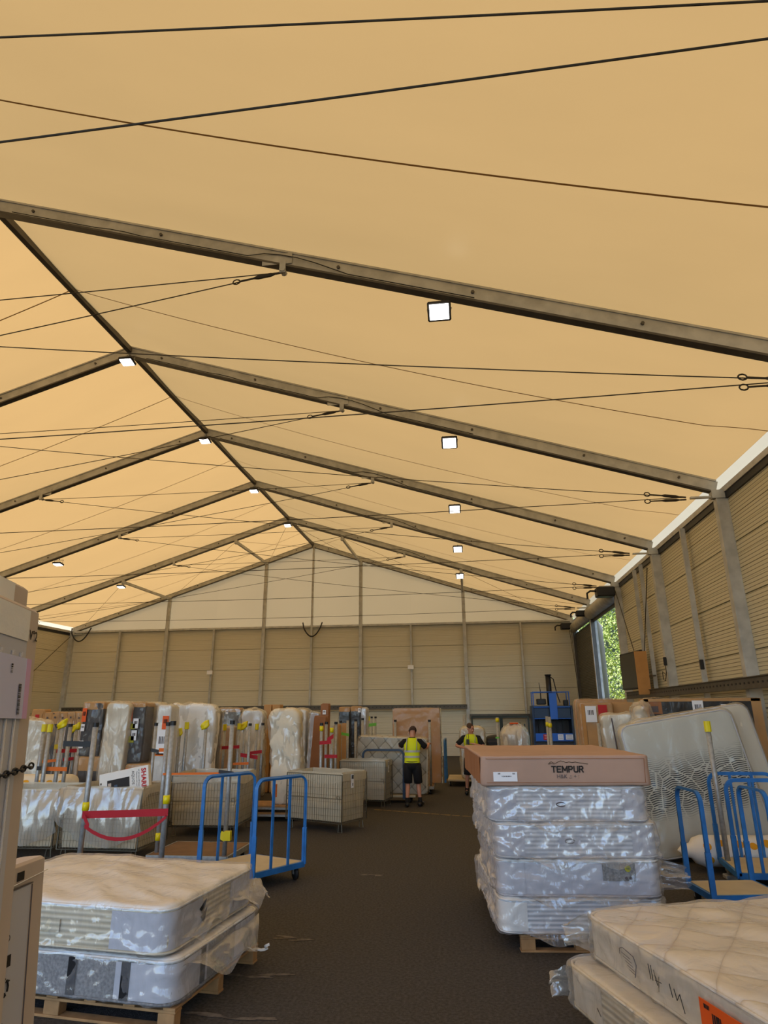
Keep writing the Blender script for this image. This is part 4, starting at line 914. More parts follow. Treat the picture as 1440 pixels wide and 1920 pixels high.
# ---------- wire cages
def wire_panel(W, H, half=False):
    mb = MB(); n = max(int(W / .052), 2)
    for k in range(n + 1): mb.box((-W / 2 + W * k / n, 0, H / 2), (.0045, .0045, H))
    for k in range(int(H / .11) + 1): mb.box((0, .004, H * k / int(H / .11)), (W, .0045, .0045))
    for z in (0, H): mb.box((0, 0, z), (W, .014, .014))
    for x in (-W / 2, W / 2): mb.box((x, 0, H / 2), (.016, .016, H))
    return mb
def cage(label, fr, rz, W, D, H=.80, base=.16, outer=False, tagw=False, sd=1, fill=True):
    """fr: near corner toward the aisle; W runs back along -x local, D along +y local"""
    t = root('wire_cage', label, 'cage', (fr[0], fr[1], 0), rz, 'wire mesh cages lined with milky plastic')
    c = Vector((-W / 2, D / 2, base))
    for nm, loc, r_, w_ in (('front', (-W / 2, 0, base), 0, W), ('back', (-W / 2, D, base), 0, W), ('side', (0, D / 2, base), PI / 2, D), ('side', (-W, D / 2, base), PI / 2, D)):
        o = wire_panel(w_, H).build('wire_panel', 'wire', t); o.location = loc; o.rotation_euler = (0, 0, r_)
    b = wire_panel(W, D).build('wire_base', 'wire', t); b.location = (-W / 2, 0, base); b.rotation_euler = (-PI / 2, 0, 0)
    MB().box((-W / 2, -.008, base + H * .5), (W, .014, .014)).build('gate_bar', 'wire', t)
    MB().tube([(-.10, -.02, base + H * .5), (-.10, -.03, base + H * .5 + .05), (-.04, -.03, base + H * .5 + .05), (-.04, -.02, base + H * .5 - .05)], .006, 5).build('gate_latch', 'wire', t)
    for x in (-.08, -W + .08):
        for y in (.06, D - .06): MB().tube([(x - .03, y, base), (x - .045, y, .008), (x + .045, y, .008), (x + .03, y, base)], .009, 6).build('foot', 'wire', t)
    # plastic liner bag
    o_ = .02
    def ln_(u, v, s=1):
        per = 2 * (W + D) - 8 * o_; d = u * per; a = W - 2 * o_; b_ = D - 2 * o_
        if d < a: p = (-o_ - d, o_)
        elif d < a + b_: p = (-W + o_, o_ + d - a)
        elif d < 2 * a + b_: p = (-W + o_ + d - a - b_, D - o_)
        else: p = (-o_, D - o_ - (d - 2 * a - b_))
        n_ = noise.noise(Vector((u * 22 + sd, v * 2, sd))); cx2, cy2 = p[0] + W / 2, p[1] - D / 2; k = 1 - .05 * (1 - v) * (1 - v) - .018 * abs(n_)
        return (-W / 2 + cx2 * k, D / 2 + cy2 * k, base + .02 + (H + .02) * v + (.02 * noise.noise(Vector((u * 15, sd, 1))) if v > .9 else 0))
    MB().sheet(ln_, 96, 8, .002).build('liner_bag', 'liner', t, True)
    MB().sheet(lambda u, v: (-W * (.04 + .92 * u), D * (.04 + .92 * v), base + .03 + .03 * nz(u * 9 + sd, v * 9)), 14, 10, .002).build('liner_floor', 'liner', t, True)
    if fill:
        MB().sheet(lambda u, v: (-W * (.06 + .88 * u), D * (.06 + .88 * v), base + H * .35 + .09 * nz(u * 4 + sd, v * 4) + .05 * nz(u * 12 + sd, v * 12)), 22, 16, .01).build('folded_plastic', 'liner', t, True)
    # cuff folded over the rim
    def cf(u, v): p = ln_(u, 1); cx2, cy2 = p[0] + W / 2, p[1] - D / 2; k = 1.055 + .008 * noise.noise(Vector((u * 30, v * 3, sd))); return (-W / 2 + cx2 * k, D / 2 + cy2 * k, base + H + .022 - v * (.10 + (.12 if not outer else .5) * max(0, noise.noise(Vector((u * 5 + sd, 0, 0))) + .25)))
    MB().sheet(cf, 90, 6, .002).build('liner_cuff', 'liner', t, True)
    if outer:
        def of(u, v):
            lo_ = H * (.98 - .35 * abs(2 * u - .8) ** 1.5 + .10 * nz(u * 5 + sd, 3)); k = .035 * math.sin(u * 34 + 5 * nz(u * 3, sd)) * v
            return (.03 - (W + .06) * u + .12 * v * v * (.5 - u) , -.03 - .10 * math.sin(v * PI * .8) - .06 * v * abs(nz(u * 4 + sd, v)) + k * .7 - .02 * nz(u * 16 + sd, v * 3), base + H + .03 - lo_ * v)
        MB().sheet(of, 80, 16, .002).build('outer_drape', 'filmc', t, True)
    if tagw:
        label_mb((.012, D * .38, base + H - .12), .09, .24, (0, 1, 0), (0, 0, 1), (1, 0, 0)).build('paper_tag', 'paper', t)
        bars_mb((.014, D * .38, base + H - .05), .06, .07, (0, 1, 0), (0, 0, 1), (1, 0, 0), 6, 5).build('tag_print', 'ink', t)
        bars_mb((.014, D * .38, base + H - .18), .02, .05, (0, 1, 0), (0, 0, 1), (1, 0, 0), 3, 7).build('tag_print', 'ink', t)
    return t
cage('wire cage with paper tag, nearest the aisle beside the blue trolley', (-2.40, 12.42), math.radians(-25), 1.32, .80, .82, .16, False, True, 3)
cage('wire cage behind the blue trolley frames, beside the crumpled cream mattress', (-4.22, 11.95), math.radians(2), 1.24, 1.1, .84, .16, False, False, 7)
cage('wire cage in front of the mattress being moved by the worker', (-2.02, 15.7), math.radians(-8), 1.12, .62, .84, .14, False, True, 13)
cage('large lined wire cage holding the television carton', (-5.02, 9.95), math.radians(-1), 1.3, .95, .84, .14, True, False, 19, False)
cage('large lined wire cage behind the tall carton, left of its twin', (-6.42, 10.0), math.radians(1), 1.3, .95, .80, .14, True, False, 29, False)

# television carton in the cage
tv = root('television_carton', 'white television carton printed with a dark screen, tilted in the wire cage', 'box', (-5.58, 10.42, .98), math.radians(8)); tv.rotation_euler = (math.radians(-8), math.radians(-11), math.radians(6))
MB().bbox((0, .06, 0), (.80, .12, .50), .006).build('body', 'white', tv)
fm = lambda x, z: frame((x, -.006, z), (1, 0, 0), (0, 0, 1))
label_mb((-.09, 0, -.05), .36, .36, (1, 0, 0), (0, 0, 1), (0, -1, 0), .002).build('screen_print', 'ink', tv)
for k, (x, z, m_) in enumerate(((-.23, .06, 'kraftp'), (-.23, -.12, 'kraftp'), (-.14, -.13, 'magenta'), (-.13, .02, 'blued'), (-.17, -.16, 'lilac'))): label_mb((x, -.005, z), .05, .05, (1, 0, 0), (0, 0, 1), (0, -1, 0), .002).build('picture_print', m_, tv)
rotc = Matrix.Rotation(-PI / 2, 4, 'Z')
text('SHARP', .105, fm(.32, .06) @ rotc, tv, 'inkr', bold=.003); text('AQUOS', .06, fm(.15, .10) @ rotc, tv, 'inkb'); text('60" 4K Ultra HD Smart LED TV', .028, fm(.245, .03) @ rotc, tv, 'inkb'); text('Television with sound', .028, fm(.21, .06) @ rotc, tv, 'inkb')
for k in range(4): MB().box((-.37, -.006, .1 - k * .08), (.02, .002, .03)).build('symbol_print', 'ink', tv)

# ---------- upright packs in the rows of stock
def pack(label, px0, px1, ytop, Y, T, m='white', z0=.01, lean=0., roll=0., rz=0., cap=None, labels=(), wrap='filmc', amp=.02, rc=.05, re=.03, name='mattress_pack', cat='mattress', crown=0., bandz=(), group='wrapped mattresses standing on edge', disp=None, ztop=None, extra=None):
    a, b = atY(px0, ytop, Y), atY(px1, ytop, Y); W = (b.x - a.x); H = (ztop or (a.z + b.z) / 2) - z0; cx_ = (a.x + b.x) / 2
    t = root(name, label, cat, (cx_, Y + T / 2, z0), 0, group); t.rotation_euler = (lean, roll, rz)
    sd = (px0 * 7 + int(Y * 10)) % 97
    d0 = disp or (lambda q, n: .5 * amp * nz(q.x + sd, q.y, q.z, 4) + .35 * amp * nz(q.x, q.y + sd, q.z, 11))
    stand(soft(W, H, T, rc, re, 72, 9, d0, crown), H, T).build('body', m, t, True)
    if cap: 
        ch = cap[1]; c = soft(W + .012, ch, T + .012, min(rc, .03), .015, 48, 4, None); stand(c, ch, T + .012); c.v = [(x, y, z + H - ch + .006) for x, y, z in c.v]; c.build('cardboard_cap', cap[0], t)
    if wrap:
        f = drape(amp * 1.3, 6, sd)
        wm = stand(soft(W + .025, H + .015, T + .025, rc, re, 90, 10, lambda q, n: max(.002, f(q, n) + .5 * amp * ridge(q.x * 9 + sd, q.y * 4, q.z * 6) * .6), crown), H, T + .0); wm.v = [(x, y, max(z, .0)) for x, y, z in wm.v]
        wm.build('plastic_wrap', wrap, t, True)
    for (lx, lz, lw, lh, lm) in labels:      # in fractions of width/height measured from the top centre
        label_mb((lx * W, -T / 2 - amp - .012, H - lz), lw, lh, (1, 0, 0), (0, 0, 1), (0, -1, 0), .002).build('label' if lm != 'greenish' else 'lime_band', lm, t)
        if lm in ('paper', 'orange', 'lilac'): bars_mb((lx * W, -T / 2 - amp - .013, H - lz + lh * .1), lw * .6, lh * .3, (1, 0, 0), (0, 0, 1), (0, -1, 0), 5, int(lx * 50 + 60)).build('label_print', 'ink' if lm != 'paper' else 'inkb', t)
    if extra: extra(t, W, H, T)
    return t
PK = pack
gp_ = 'wrapped packs standing on the trolleys'
PK('brown carton with red round mark behind the white wrapped roll at the tall carton', 60, 85, 1330, 17.4, .3, 'kraft', name='upright_carton', cat='box', wrap=None, rc=.02, amp=.004, group='upright cartons', labels=((0, .2, .12, .12, 'inkr'),))
PK('cream wrapped mattress bulging out beside the tall carton', 34, 80, 1350, 13.2, .24, 'cream', amp=.05, wrap='filmc', rc=.12, roll=.05)
for k, (a, b) in enumerate(((85, 98), (99, 112), (113, 127), (128, 142), (143, 158))):
    PK('slim cardboard-topped pack, number %s from the tall carton in the shaded row' % ('one', 'two', 'three', 'four', 'five')[k], a, b, 1336 - (k % 2), 16.8, .5, 'dark' if k % 2 else 'kraftp', cap=('kraft', .32), wrap='filmt', amp=.015, rc=.02, labels=((0, .14, .05, .05, 'inkb'),))
PK('grey wrapped pack with a tilted white label, lower of two by the lined cages', 150, 196, 1412, 13.4, .4, 'dark', cap=('kraft', .28), labels=((-.1, .78, .12, .22, 'paper'),), wrap='filmt', ztop=1.22)
PK('dark wrapped pack with orange tag at its left edge, standing on another pack', 158, 196, 1317, 13.5, .42, 'dark', cap=('kraft', .16), z0=1.23, labels=((-.36, .26, .10, .28, 'orange'), (-.36, .52, .08, .14, 'paper'), (-.34, .86, .1, .15, 'paper')), wrap='filmt', amp=.03)
PK('off-white wrapped mattress between the two dark orange-tagged packs', 196, 238, 1318, 13.3, .45, 'cream', amp=.03, rc=.1, roll=.03, labels=((.02, 1.6, .05, .08, 'inkb'),))
PK('dark pack with lime bands and orange tag', 234, 274, 1318, 13.5, .42, 'dark', cap=('kraft', .10), z0=1.1, labels=((-.12, .24, .10, .28, 'orange'), (-.12, .48, .26, .11, 'greenish'), (-.12, .74, .26, .13, 'greenish'), (.16, .42, .12, .2, 'paper'), (.13, .66, .12, .2, 'paper')), wrap='filmt', amp=.03)
PK('brown and dark pack under the lime-banded pack', 236, 284, 1424, 13.4, .42, 'kraft', ztop=1.09, wrap='filmt', labels=((-.3, .12, .15, .07, 'orange'),))
PK('milky wrapped mattress right behind the lime-banded pack', 268, 300, 1318, 14.1, .4, 'cream', amp=.03)
PK('white wrapped mattress with orange tag and long paper strip', 297, 322, 1322, 12.9, .4, 'white', amp=.02, labels=((.2, .34, .13, .26, 'orange'), (.05, .72, .2, .46, 'paper'), (.05, .95, .24, .05, 'orangew')), rc=.04)
PK('broad white draped mattress leaning in its loose film', 306, 396, 1322, 13.9, .26, 'white', amp=.05, rc=.16, roll=.05, disp=lambda q, n: .045 * ridge(q.x * 2.4, q.y * .9, 3) + .02 * nz(q.x, q.y, q.z, 5), wrap='filmc')
PK('dark translucent wrapped mattress next to the broad white draped one', 384, 409, 1332, 14.6, .22, 'dark', amp=.03, rc=.05, roll=.02)
PK('wide dark grey wrapped mattress far behind the yellow topped posts', 410, 452, 1328, 18.8, .25, 'dark', cap=('kraft', .12), labels=((-.1, .1, .08, .12, 'paper'),))
PK('cardboard pack in front of the wide dark grey mattress', 411, 437, 1363, 16.8, .3, 'kraft', name='upright_carton', cat='box', wrap='filmc', rc=.02, group='upright cartons')
PK('white crumpled mattress behind the crossed red straps', 446, 484, 1332, 16.6, .3, 'white', amp=.06, rc=.12, roll=.06, disp=lambda q, n: .05 * nz(q.x, q.y, q.z, 3.5) + .02 * nz(q.x, q.y, 2, 9))
PK('second white mattress squeezed beside the crumpled one', 472, 496, 1334, 17.4, .3, 'cream', amp=.05, rc=.08, roll=-.03)
PK('narrow brown carton top, first of two beside the cream mattress', 495, 509, 1321, 18.3, .35, 'kraft', name='upright_carton', cat='box', wrap=None, rc=.01, re=.01, amp=.003, group='upright cartons')
PK('narrow brown carton top, second of two beside the cream mattress', 511, 525, 1321, 18.3, .35, 'kraft', name='upright_carton', cat='box', wrap=None, rc=.01, re=.01, amp=.003, group='upright cartons')
PK('crumpled cream mattress slumping sideways in the middle of the row', 520, 570, 1331, 13.85, .30, 'cream', z0=.30, roll=-.085, amp=.05, rc=.16, re=.06, disp=lambda q, n: .035 * math.sin(9 * q.y + 3 * q.x + 4 * nz(q.x, q.y, 0, 2)) * .6 + .04 * ridge(q.x * 2, q.y * 3.2, 1) + .02 * nz(q.x, q.y, q.z, 7), wrap='filmc')
PK('pale wrapped mattress behind the slumping cream one', 556, 574, 1330, 16.0, .4, 'cream', amp=.04)
PK('grey-white wrapped mattress leaning beside the long brown cartons', 574, 590, 1336, 15.8, .5, 'greyp', amp=.03, roll=.05)
PK('long red-brown carton leaning, shorter of the two', 578, 600, 1342, 15.0, .22, 'kraftr', name='long_carton', cat='box', wrap=None, rc=.01, re=.01, amp=.004, roll=.07, group='long cartons')
PK('long red-brown carton standing tallest in the row', 598, 613, 1319, 15.6, .22, 'kraftr', name='long_carton', cat='box', wrap=None, rc=.01, re=.01, amp=.004, roll=.02, group='long cartons', labels=((0, .2, .08, .1, 'paper'), (.0, .5, .06, .08, 'green')))
PK('brown carton between the two long cartons', 591, 602, 1341, 16.4, .22, 'kraft', name='long_carton', cat='box', wrap=None, rc=.01, re=.01, amp=.004, roll=.05, group='long cartons')
PK('black wrapped upright with brown cap, nearer the long cartons', 636, 656, 1326, 19.2, .35, 'darkp', cap=('kraft', .14), wrap='filmt', amp=.02)
PK('black wrapped upright with brown cap, nearer the brown panel pack', 658, 676, 1325, 19.2, .35, 'darkp', cap=('kraft', .14), wrap='filmt', amp=.02, labels=((.4, .1, .08, .12, 'paper'),))
PK('grey wrapped upright beside the black wrapped pair', 677, 686, 1327, 19.2, .35, 'greyp', wrap='filmh', amp=.02)
PK('short brown carton behind the green strapped post', 640, 650, 1356, 19.0, .3, 'kraft', name='upright_carton', cat='box', wrap=None, rc=.01, re=.01, amp=.003, group='upright cartons')
PK('short brown carton between posts beside the red straps', 626, 636, 1358, 16.5, .3, 'kraft', name='upright_carton', cat='box', wrap=None, rc=.01, re=.01, amp=.003, group='upright cartons')
# big brown panel pack
PK('large brown panel pack in film standing behind the worker', 736, 824, 1328, 18.9, .16, 'brownp', z0=.22, wrap='filmt', amp=.012, rc=.02, re=.012, name='panel_pack', cat='panel', group=None,
   extra=lambda t, W, H, T: MB().sheet(lambda u, v: (W / 2 + .015 + .05 * abs(nz(u * 3, v * 14)), (u - .5) * (T + .06), .0 + H * v), 5, 40, .008).build('film_edge', 'white', t, True))
PT('post trolley carrying the large brown panel pack', [(741, 1350, 18.6), (805, 1350, 18.3)], r=.036, deck=True)
# mattress being moved
PK('quilted grey mattress on edge pushed by the worker', 667, 800, 1381, 16.7, .24, 'quiltg', z0=.20, wrap='filmt', amp=.018, rc=.12, re=.04, rz=-.05, roll=.035, group=None, name='quilted_mattress',
   extra=lambda t, W, H, T: MB().tube([(-W / 2 + .1, -T / 2 - .01, H - .03), (W / 2 - .1, -T / 2 - .01, H - .03), (W / 2 - .02, -T / 2 - .01, H - .12), (W / 2 - .02, -T / 2 - .01, .1)], .012, 5).build('piping', 'cream', t))
cart = root('mattress_cart', 'dark blue U-framed cart under the quilted grey mattress', 'trolley', (-2.05, 16.75, 0), 0)
MB().bbox((0, .1, .15), (1.3, .62, .05), .006).build('deck', 'ply', cart)
u_frame(cart, (-.62, -.28, 0), (.38, -.28, 0), .12, 1.2, 0, 'blued', 'handle_frame', (.05, .04), .12)
for x in (-.55, .5):
    for y in (-.12, .32): castor(cart, x, y, 0, .06, .4)
# mattress on cart at the end of the aisle
PK('white wrapped mattress end-on on the blue cart at the end of the aisle', 862, 908, 1364, 20.2, 1.5, 'cream', z0=.22, amp=.03, rc=.14, re=.05, group=None, name='wheeled_mattress')
c2 = root('mattress_cart', 'blue framed cart under the end-on white mattress at the end of the aisle', 'trolley', (-.35, 20.9, 0), 0)
MB().bbox((0, 0, .17), (.8, 1.5, .05), .006).build('deck', 'ply', c2); u_frame(c2, (-.47, -.7, 0), (-.47, .6, 0), .12, 1.28, 2, 'blue', 'side_frame', (.045, .04), .12)
for x in (-.33, .33):
    for y in (-.6, .6): castor(c2, x, y, 0, .07, .2)

# ---------- right side stock
PK('big brown carton with white symbol label and red label by the doorway', 1086, 1148, 1318, 14.2, .35, 'kraft', name='upright_carton', cat='box', wrap='filmt', rc=.02, re=.015, amp=.01, group='upright cartons',
   labels=((-.18, .22, .22, .32, 'paper'), (.18, .16, .18, .24, 'inkr')), extra=lambda t, W, H, T: (MB().box((.04, -T / 2 - .022, H / 2 - .22), (W * .78, .01, H * .72)).build('front_sheet', 'kraft', t), MB().box((-W / 2 + .06, -T / 2 - .018, H / 2), (.07, .01, H - .05)).build('yellow_edge', 'plyo', t)))
PK('plain brown carton under the tan pack lid behind the symbol-labelled carton', 1078, 1176, 1311, 15.0, .3, 'kraft', name='upright_carton', cat='box', wrap='filmt', rc=.02, re=.015, amp=.012, group='upright cartons')
PK('plain brown carton standing right of the symbol-labelled carton', 1140, 1202, 1317, 14.4, .3, 'kraft', name='upright_carton', cat='box', wrap=None, rc=.02, re=.012, amp=.01, group='upright cartons')
PK('tan film-wrapped mattress with dark piping before the brown cartons', 1140, 1222, 1338, 12.3, .24, 'cream', wrap='filmc', amp=.03, rc=.06, roll=-.06,
   extra=lambda t, W, H, T: MB().tube([(-W / 2 + .16, -T / 2 - .05, H - .06), (-W / 2 + .17, -T / 2 - .05, H * .5), (-W / 2 + .16, -T / 2 - .05, .1)], .012, 5).build('piping', 'inkb', t))
PK('small crumpled white bundle wedged beside the black wrapped mattress', 1190, 1214, 1324, 12.0, .3, 'cream', z0=1.6, wrap='filmc', amp=.09, rc=.1, re=.08, name='wrapped_bundle', cat='bundle', group=None)
PK('black wrapped mattress framed in cardboard, tallest by the side wall', 1206, 1424, 1310, 12.15, .26, 'darkp', wrap='filmt', amp=.02, rc=.05,
   labels=((-.04, .16, .18, .26, 'paper'), (.18, .14, .09, .09, 'paper'), (-.42, .17, .14, .10, 'inkb')), extra=lambda t, W, H, T: (MB().box((-W / 2 + .03, 0, H / 2), (.09, T + .03, H)).box((W / 2 - .07, 0, H / 2), (.16, T + .03, H)).box((0, 0, H - .02), (W, T + .03, .05)).build('cardboard_frame', 'kraft', t), MB().box((-W / 2 + .18, -T / 2 - .018, H - .15), (.22, .012, .2)).build('cardboard_patch', 'kraftr', t)))
tilt = -.155
def leaning(label, cx, Y, z0, W, H, T, m, roll, lean, sd, wrap, amp, name='leaning_mattress', disp=None):
    t = root(name, label, 'mattress', (cx, Y, z0)); t.rotation_euler = (lean, roll, .06)
    stand(soft(W, H, T, .14, .05, 110, 14, disp or (lambda q, n: .01 * nz(q.x + sd, q.y, q.z, 3)), .0), H, T).build('body', m, t, True)
    rim = MB(); base = [(v[0], v[1]) for v in soft(W - .02, H - .02, .05, .14, .01, 80, 1, None).v[80 * 3:80 * 4]]
    rim.tube([(x, -T / 2 + .012, y + H / 2) for x, y in base] + [(base[0][0], -T / 2 + .012, base[0][1] + H / 2)], .011, 6, cap=False).build('piping', 'greyp', t, True)
    f = drape(amp, 3.5, sd); stand(soft(W + .03, H + .02, T + .035, .14, .05, 130, 18, lambda q, n: max(.003, f(q, n) + .4 * amp * ridge(q.x * 4 + sd, q.y * 2)), 0), H, T).build('plastic_wrap', wrap, t, True)
    return t
leaning('cream mattress with tan-lit top edge leaning behind the wavy patterned one', 3.72, 11.12, .22, 1.86, 1.86, .30, 'cream', tilt, -.10, 5, 'filmc', .02)
leaning('large tilted mattress with wavy dark line pattern in hazy film', 3.42, 10.78, .13, 1.74, 1.88, .22, 'wavy', tilt, -.10, 9, 'filmt', .03)
bl = root('printed_bale', 'white bale printed with mustard blotches under the wavy patterned mattress', 'bale', (3.72, 10.22, .245), .03, 'rolled white bales with mustard print')
def roll_mb(L, r, sd): return MB().loft([[(x, r * k * (1 + .07 * nz(x * 3, a, sd)) * math.cos(a), r * k * .92 * (1 + .07 * nz(x * 4, a * 2, sd)) * math.sin(a)) for a in [q * PI / 16 for q in range(32)]] for x, k in [(-L / 2 - .22, .05), (-L / 2 - .16, .35), (-L / 2 - .05, .5), (-L / 2, .82)] + [(-L / 2 + L * j / 14, 1) for j in range(1, 14)] + [(L / 2, .82), (L / 2 + .05, .4), (L / 2 + .1, .1)]])
roll_mb(1.5, .21, 3).build('body', 'white', bl, True)
rr = random.Random(8)
for k in range(13):
    x = -.62 + (k % 7) * .2 + rr.uniform(-.03, .03); a0 = 2.55 + .95 * (k // 7) + rr.uniform(-.15, .15); w_, h_ = rr.uniform(.05, .075), rr.uniform(.2, .3)
    MB().sheet(lambda u, v: (x + w_ * math.cos(u * 2 * PI) * v, .222 * math.cos(a0 + h_ * math.sin(u * 2 * PI) * v), .205 * math.sin(a0 + h_ * math.sin(u * 2 * PI) * v) * (1.0)), 14, 3, .002).build('mustard_mark', 'mustard', bl)
text('eve', .10, frame((-.20, -.225, -.02), (1, .0, .25), (-.25, 0, 1)), bl, 'inkb')
label_mb((-.42, -.215, -.03), .16, .13, (1, 0, 0), (0, 0, 1), (0, -1, 0)).build('label', 'paper', bl)
b2 = root('printed_bale', 'white bale printed with mustard blotches behind the lined cages', 'bale', tuple(atY(82, 1468, 12.6)), 0, 'rolled white bales with mustard print'); b2.location.z -= .02
roll_mb(1.3, .2, 7).build('body', 'cream', b2, True)
for k in range(5): x = -.5 + k * .25; MB().sheet(lambda u, v: (x + .07 * math.cos(u * 2 * PI) * v, .214 * math.cos(2.9 + .25 * math.sin(u * 2 * PI) * v), .2 * math.sin(2.9 + .25 * math.sin(u * 2 * PI) * v)), 12, 2, .002).build('mustard_mark', 'mustard', b2)
z_ = b2.location.z - .2
st = root('crate', 'dark crate under the mustard printed bale behind the cages', 'crate', (b2.location.x, b2.location.y, 0)); MB().bbox((0, 0, z_ / 2), (1.3, .5, z_), .02).build('body', 'dark', st)
for k in range(4): MB().box((0, -.256, z_ * (.15 + .22 * k)), (1.2, .012, .04)).build('slat', 'wood', st)
# screen and plywood on the side wall
scn = root('wall_screen', 'dark flat screen mounted high on the side wall by the doorway', 'screen', (5.02, 21.0, 3.26)); MB().bbox((0, 0, 0), (.09, 1.75, 1.12), .012).build('housing', 'black', scn); MB().box((-.048, 0, 0), (.006, 1.66, 1.02)).build('display', 'screen', scn); MB().box((.12, 0, 0), (.2, .3, .3)).build('wall_mount', 'black', scn)
scn.rotation_euler = (0, 0, .12)
pl = root('plywood_board', 'orange plywood board fixed on edge beside the dark screen', 'board', (5.0, 19.75, 3.13)); MB().bbox((0, 0, 0), (.34, .05, 1.22), .004).build('board', 'plyo', pl); MB().box((.22, .1, -.1), (.1, .9, .04)).box((.22, .1, -.5), (.1, .9, .04)).build('support_rail', 'aludark', pl)
for k, (px, py) in enumerate(((1247, 1240), (1316, 1246))):
    q_ = atX(px, py, 5.2); bx_ = root('wall_socket', ('small black socket box with loose cable on the wider column' if k == 0 else 'narrow black slot box on the slim side post'), 'socket', tuple(q_)); MB().bbox((0, 0, 0), (.08, .07, .22), .01).build('housing', 'black', bx_)
    if k == 0: MB().tube([(0, 0, -.1), (-.02, -.05, -.3), (-.02, .1, -.5), (-.02, .3, -.45), (-.02, .28, -.25), (0, .05, -.35)], .01, 5).build('loose_cable', 'black', bx_)

# ---------- baling machine, racks, bag at the end wall
bm = root('baling_machine', 'blue and black baling press with upright ram by the end wall', 'machine', (3.68, 31.4, 0))
def bb(nm, c, d, m, b=.01): return MB().bbox(c, d, b).build(nm, m, bm)
bb('side_frame', (-.86, 0, 1.16), (.10, 1.0, 2.32), 'blued'); bb('side_frame', (.86, 0, 1.16), (.10, 1.0, 2.32), 'blued')
bb('back_plate', (0, .42, 1.15), (1.62, .06, 2.3), 'dark'); bb('upper_plate', (0, -.40, 2.0), (1.62, .06, .44), 'blued')
bb('top_rail', (0, -.45, 2.26), (1.78, .06, .06), 'bluem'); bb('lower_rail', (0, -.45, 1.76), (1.78, .06, .04), 'bluem')
bb('top_plate', (0, 0, 2.30), (1.78, .95, .05), 'blued')
for x in (-.8, .8): bb('guard_post', (x, -.42, 2.62), (.045, .045, .6), 'bluem', .004); bb('guard_post', (x, .4, 2.62), (.045, .045, .6), 'bluem', .004)
bb('guard_rail', (0, -.42, 2.92), (1.66, .04, .04), 'bluem', .004); bb('guard_rail', (0, .4, 2.92), (1.66, .04, .04), 'bluem', .004)
MB().tube([(-.02, -.1, 2.3), (-.02, -.1, 3.66)], .12, 14).tube([(-.02, -.1, 3.66), (-.02, -.1, 3.72)], .15, 14).build('ram_cylinder', 'black', bm, True)
bb('ram_cover', (.06, -.52, 2.30), (.34, .12, 1.15), 'bluem')
bb('pump_motor', (-.42, -.1, 2.5), (.42, .3, .26), 'black', .03); MB().tube([(-.42, -.1, 2.6), (-.42, -.1, 3.0), (-.46, -.1, 3.35)], [.03, .02, .012], 6).build('filler_tube', 'black', bm)
bb('oil_tank', (.68, -.1, 2.45), (.2, .3, .24), 'black', .02); MB().tube([(.05, -.15, 3.62), (.2, -.2, 3.5), (.3, -.2, 2.9), (.42, -.2, 2.45)], .025, 6).build('hose', 'black', bm)
for k in range(5): bb('chamber_rib', (-.55 + k * .27, .36, 1.3), (.05, .06, .9), 'black', .004)
bb('door_panel', (0, -.46, .96), (1.64, .08, .34), 'bluem'); bb('lower_door', (0, -.44, .42), (1.64, .06, .7), 'dark'); bb('door_bar', (0, -.5, .76), (1.7, .05, .04), 'black', .004)
for x, m_, w_ in ((-.33, 'inkr', .30), (.28, 'paper', .24), (.66, 'paper', .32)):
    label_mb((x, -.505, .97), w_, .24 if x < .5 else .22, (1, 0, 0), (0, 0, 1), (0, -1, 0)).build('notice', m_, bm); 
    for k in range(3): MB().box((x, -.512, 1.04 - .06 * k), (w_ * .7, .003, .012)).build('notice_print', 'white' if m_ == 'inkr' else 'inkb', bm)
bb('control_box', (1.0, -.3, 1.1), (.16, .3, .4), 'greyp'); 
def rack(label, x0, x1, Y, zt, bars):
    t = root('steel_rack', label, 'rack', ((x0 + x1) / 2, Y, 0), 0, 'dark green steel racks by the end wall'); h = (x1 - x0) / 2
    MB().box((0, 0, zt), (2 * h, .08, .08)).build('top_bar', 'blackg', t)
    for x in (-h, h): MB().box((x, 0, zt / 2), (.07, .07, zt)).build('upright', 'blackg', t)
    for x, z in bars: MB().box((x, 0, z / 2 + .0), (.06, .06, z)).build('upright', 'blackg', t)
    MB().box((0, 0, .55), (2 * h, .05, .05)).box((0, .35, .06), (2 * h, .05, .1)).build('cross_bar', 'blackg', t)
    for x in (-h, h): MB().box((x, .3, .04), (.08, .8, .08)).build('foot', 'blackg', t)
M['blackg'] = mat('dark_green_paint', C(34, 44, 36), .6)
rack('dark steel rack frame by the post nearest the aisle end', .05, 1.3, 30.2, 1.86, ((-.3, 1.5),))
rack('dark steel rack frame next to the blue baling press', 1.38, 2.55, 30.4, 1.86, ((.2, 1.6), (.4, 1.55)))
bg_ = root('waste_bag', 'bulging clear waste bag with a red scrap on top before the dark racks', 'bag', tuple(Vector((atY(966, 1400, 24).x, 24, 0))))
soft(.85, .75, 1.42, .3, .2, 60, 8, lambda q, n: .06 * ridge(q.x * 4, q.y * 4, q.z * 4) + .04 * nz(q.x, q.y, q.z, 9), .18).build('bag_body', 'white', bg_, True)
soft(.9, .8, 1.47, .3, .2, 60, 8, lambda q, n: .07 * ridge(q.x * 5, q.y * 5, q.z * 5), .18).build('bag_film', 'filmh', bg_, True)
MB().bbox((.0, -.1, 1.68), (.3, .2, .05), .02).build('red_scrap', 'orange', bg_)
bn = root('waste_bin', 'low black bin with rounded lid beside the waste bag', 'bin', (atY(935, 1400, 25).x, 25, 0)); soft(.9, .7, 1.2, .1, .08, 48, 5, None, .08).build('bin_body', 'black', bn, True); MB().box((0, -.37, 1.05), (.8, .03, .05)).build('lid_rim', 'dark', bn)

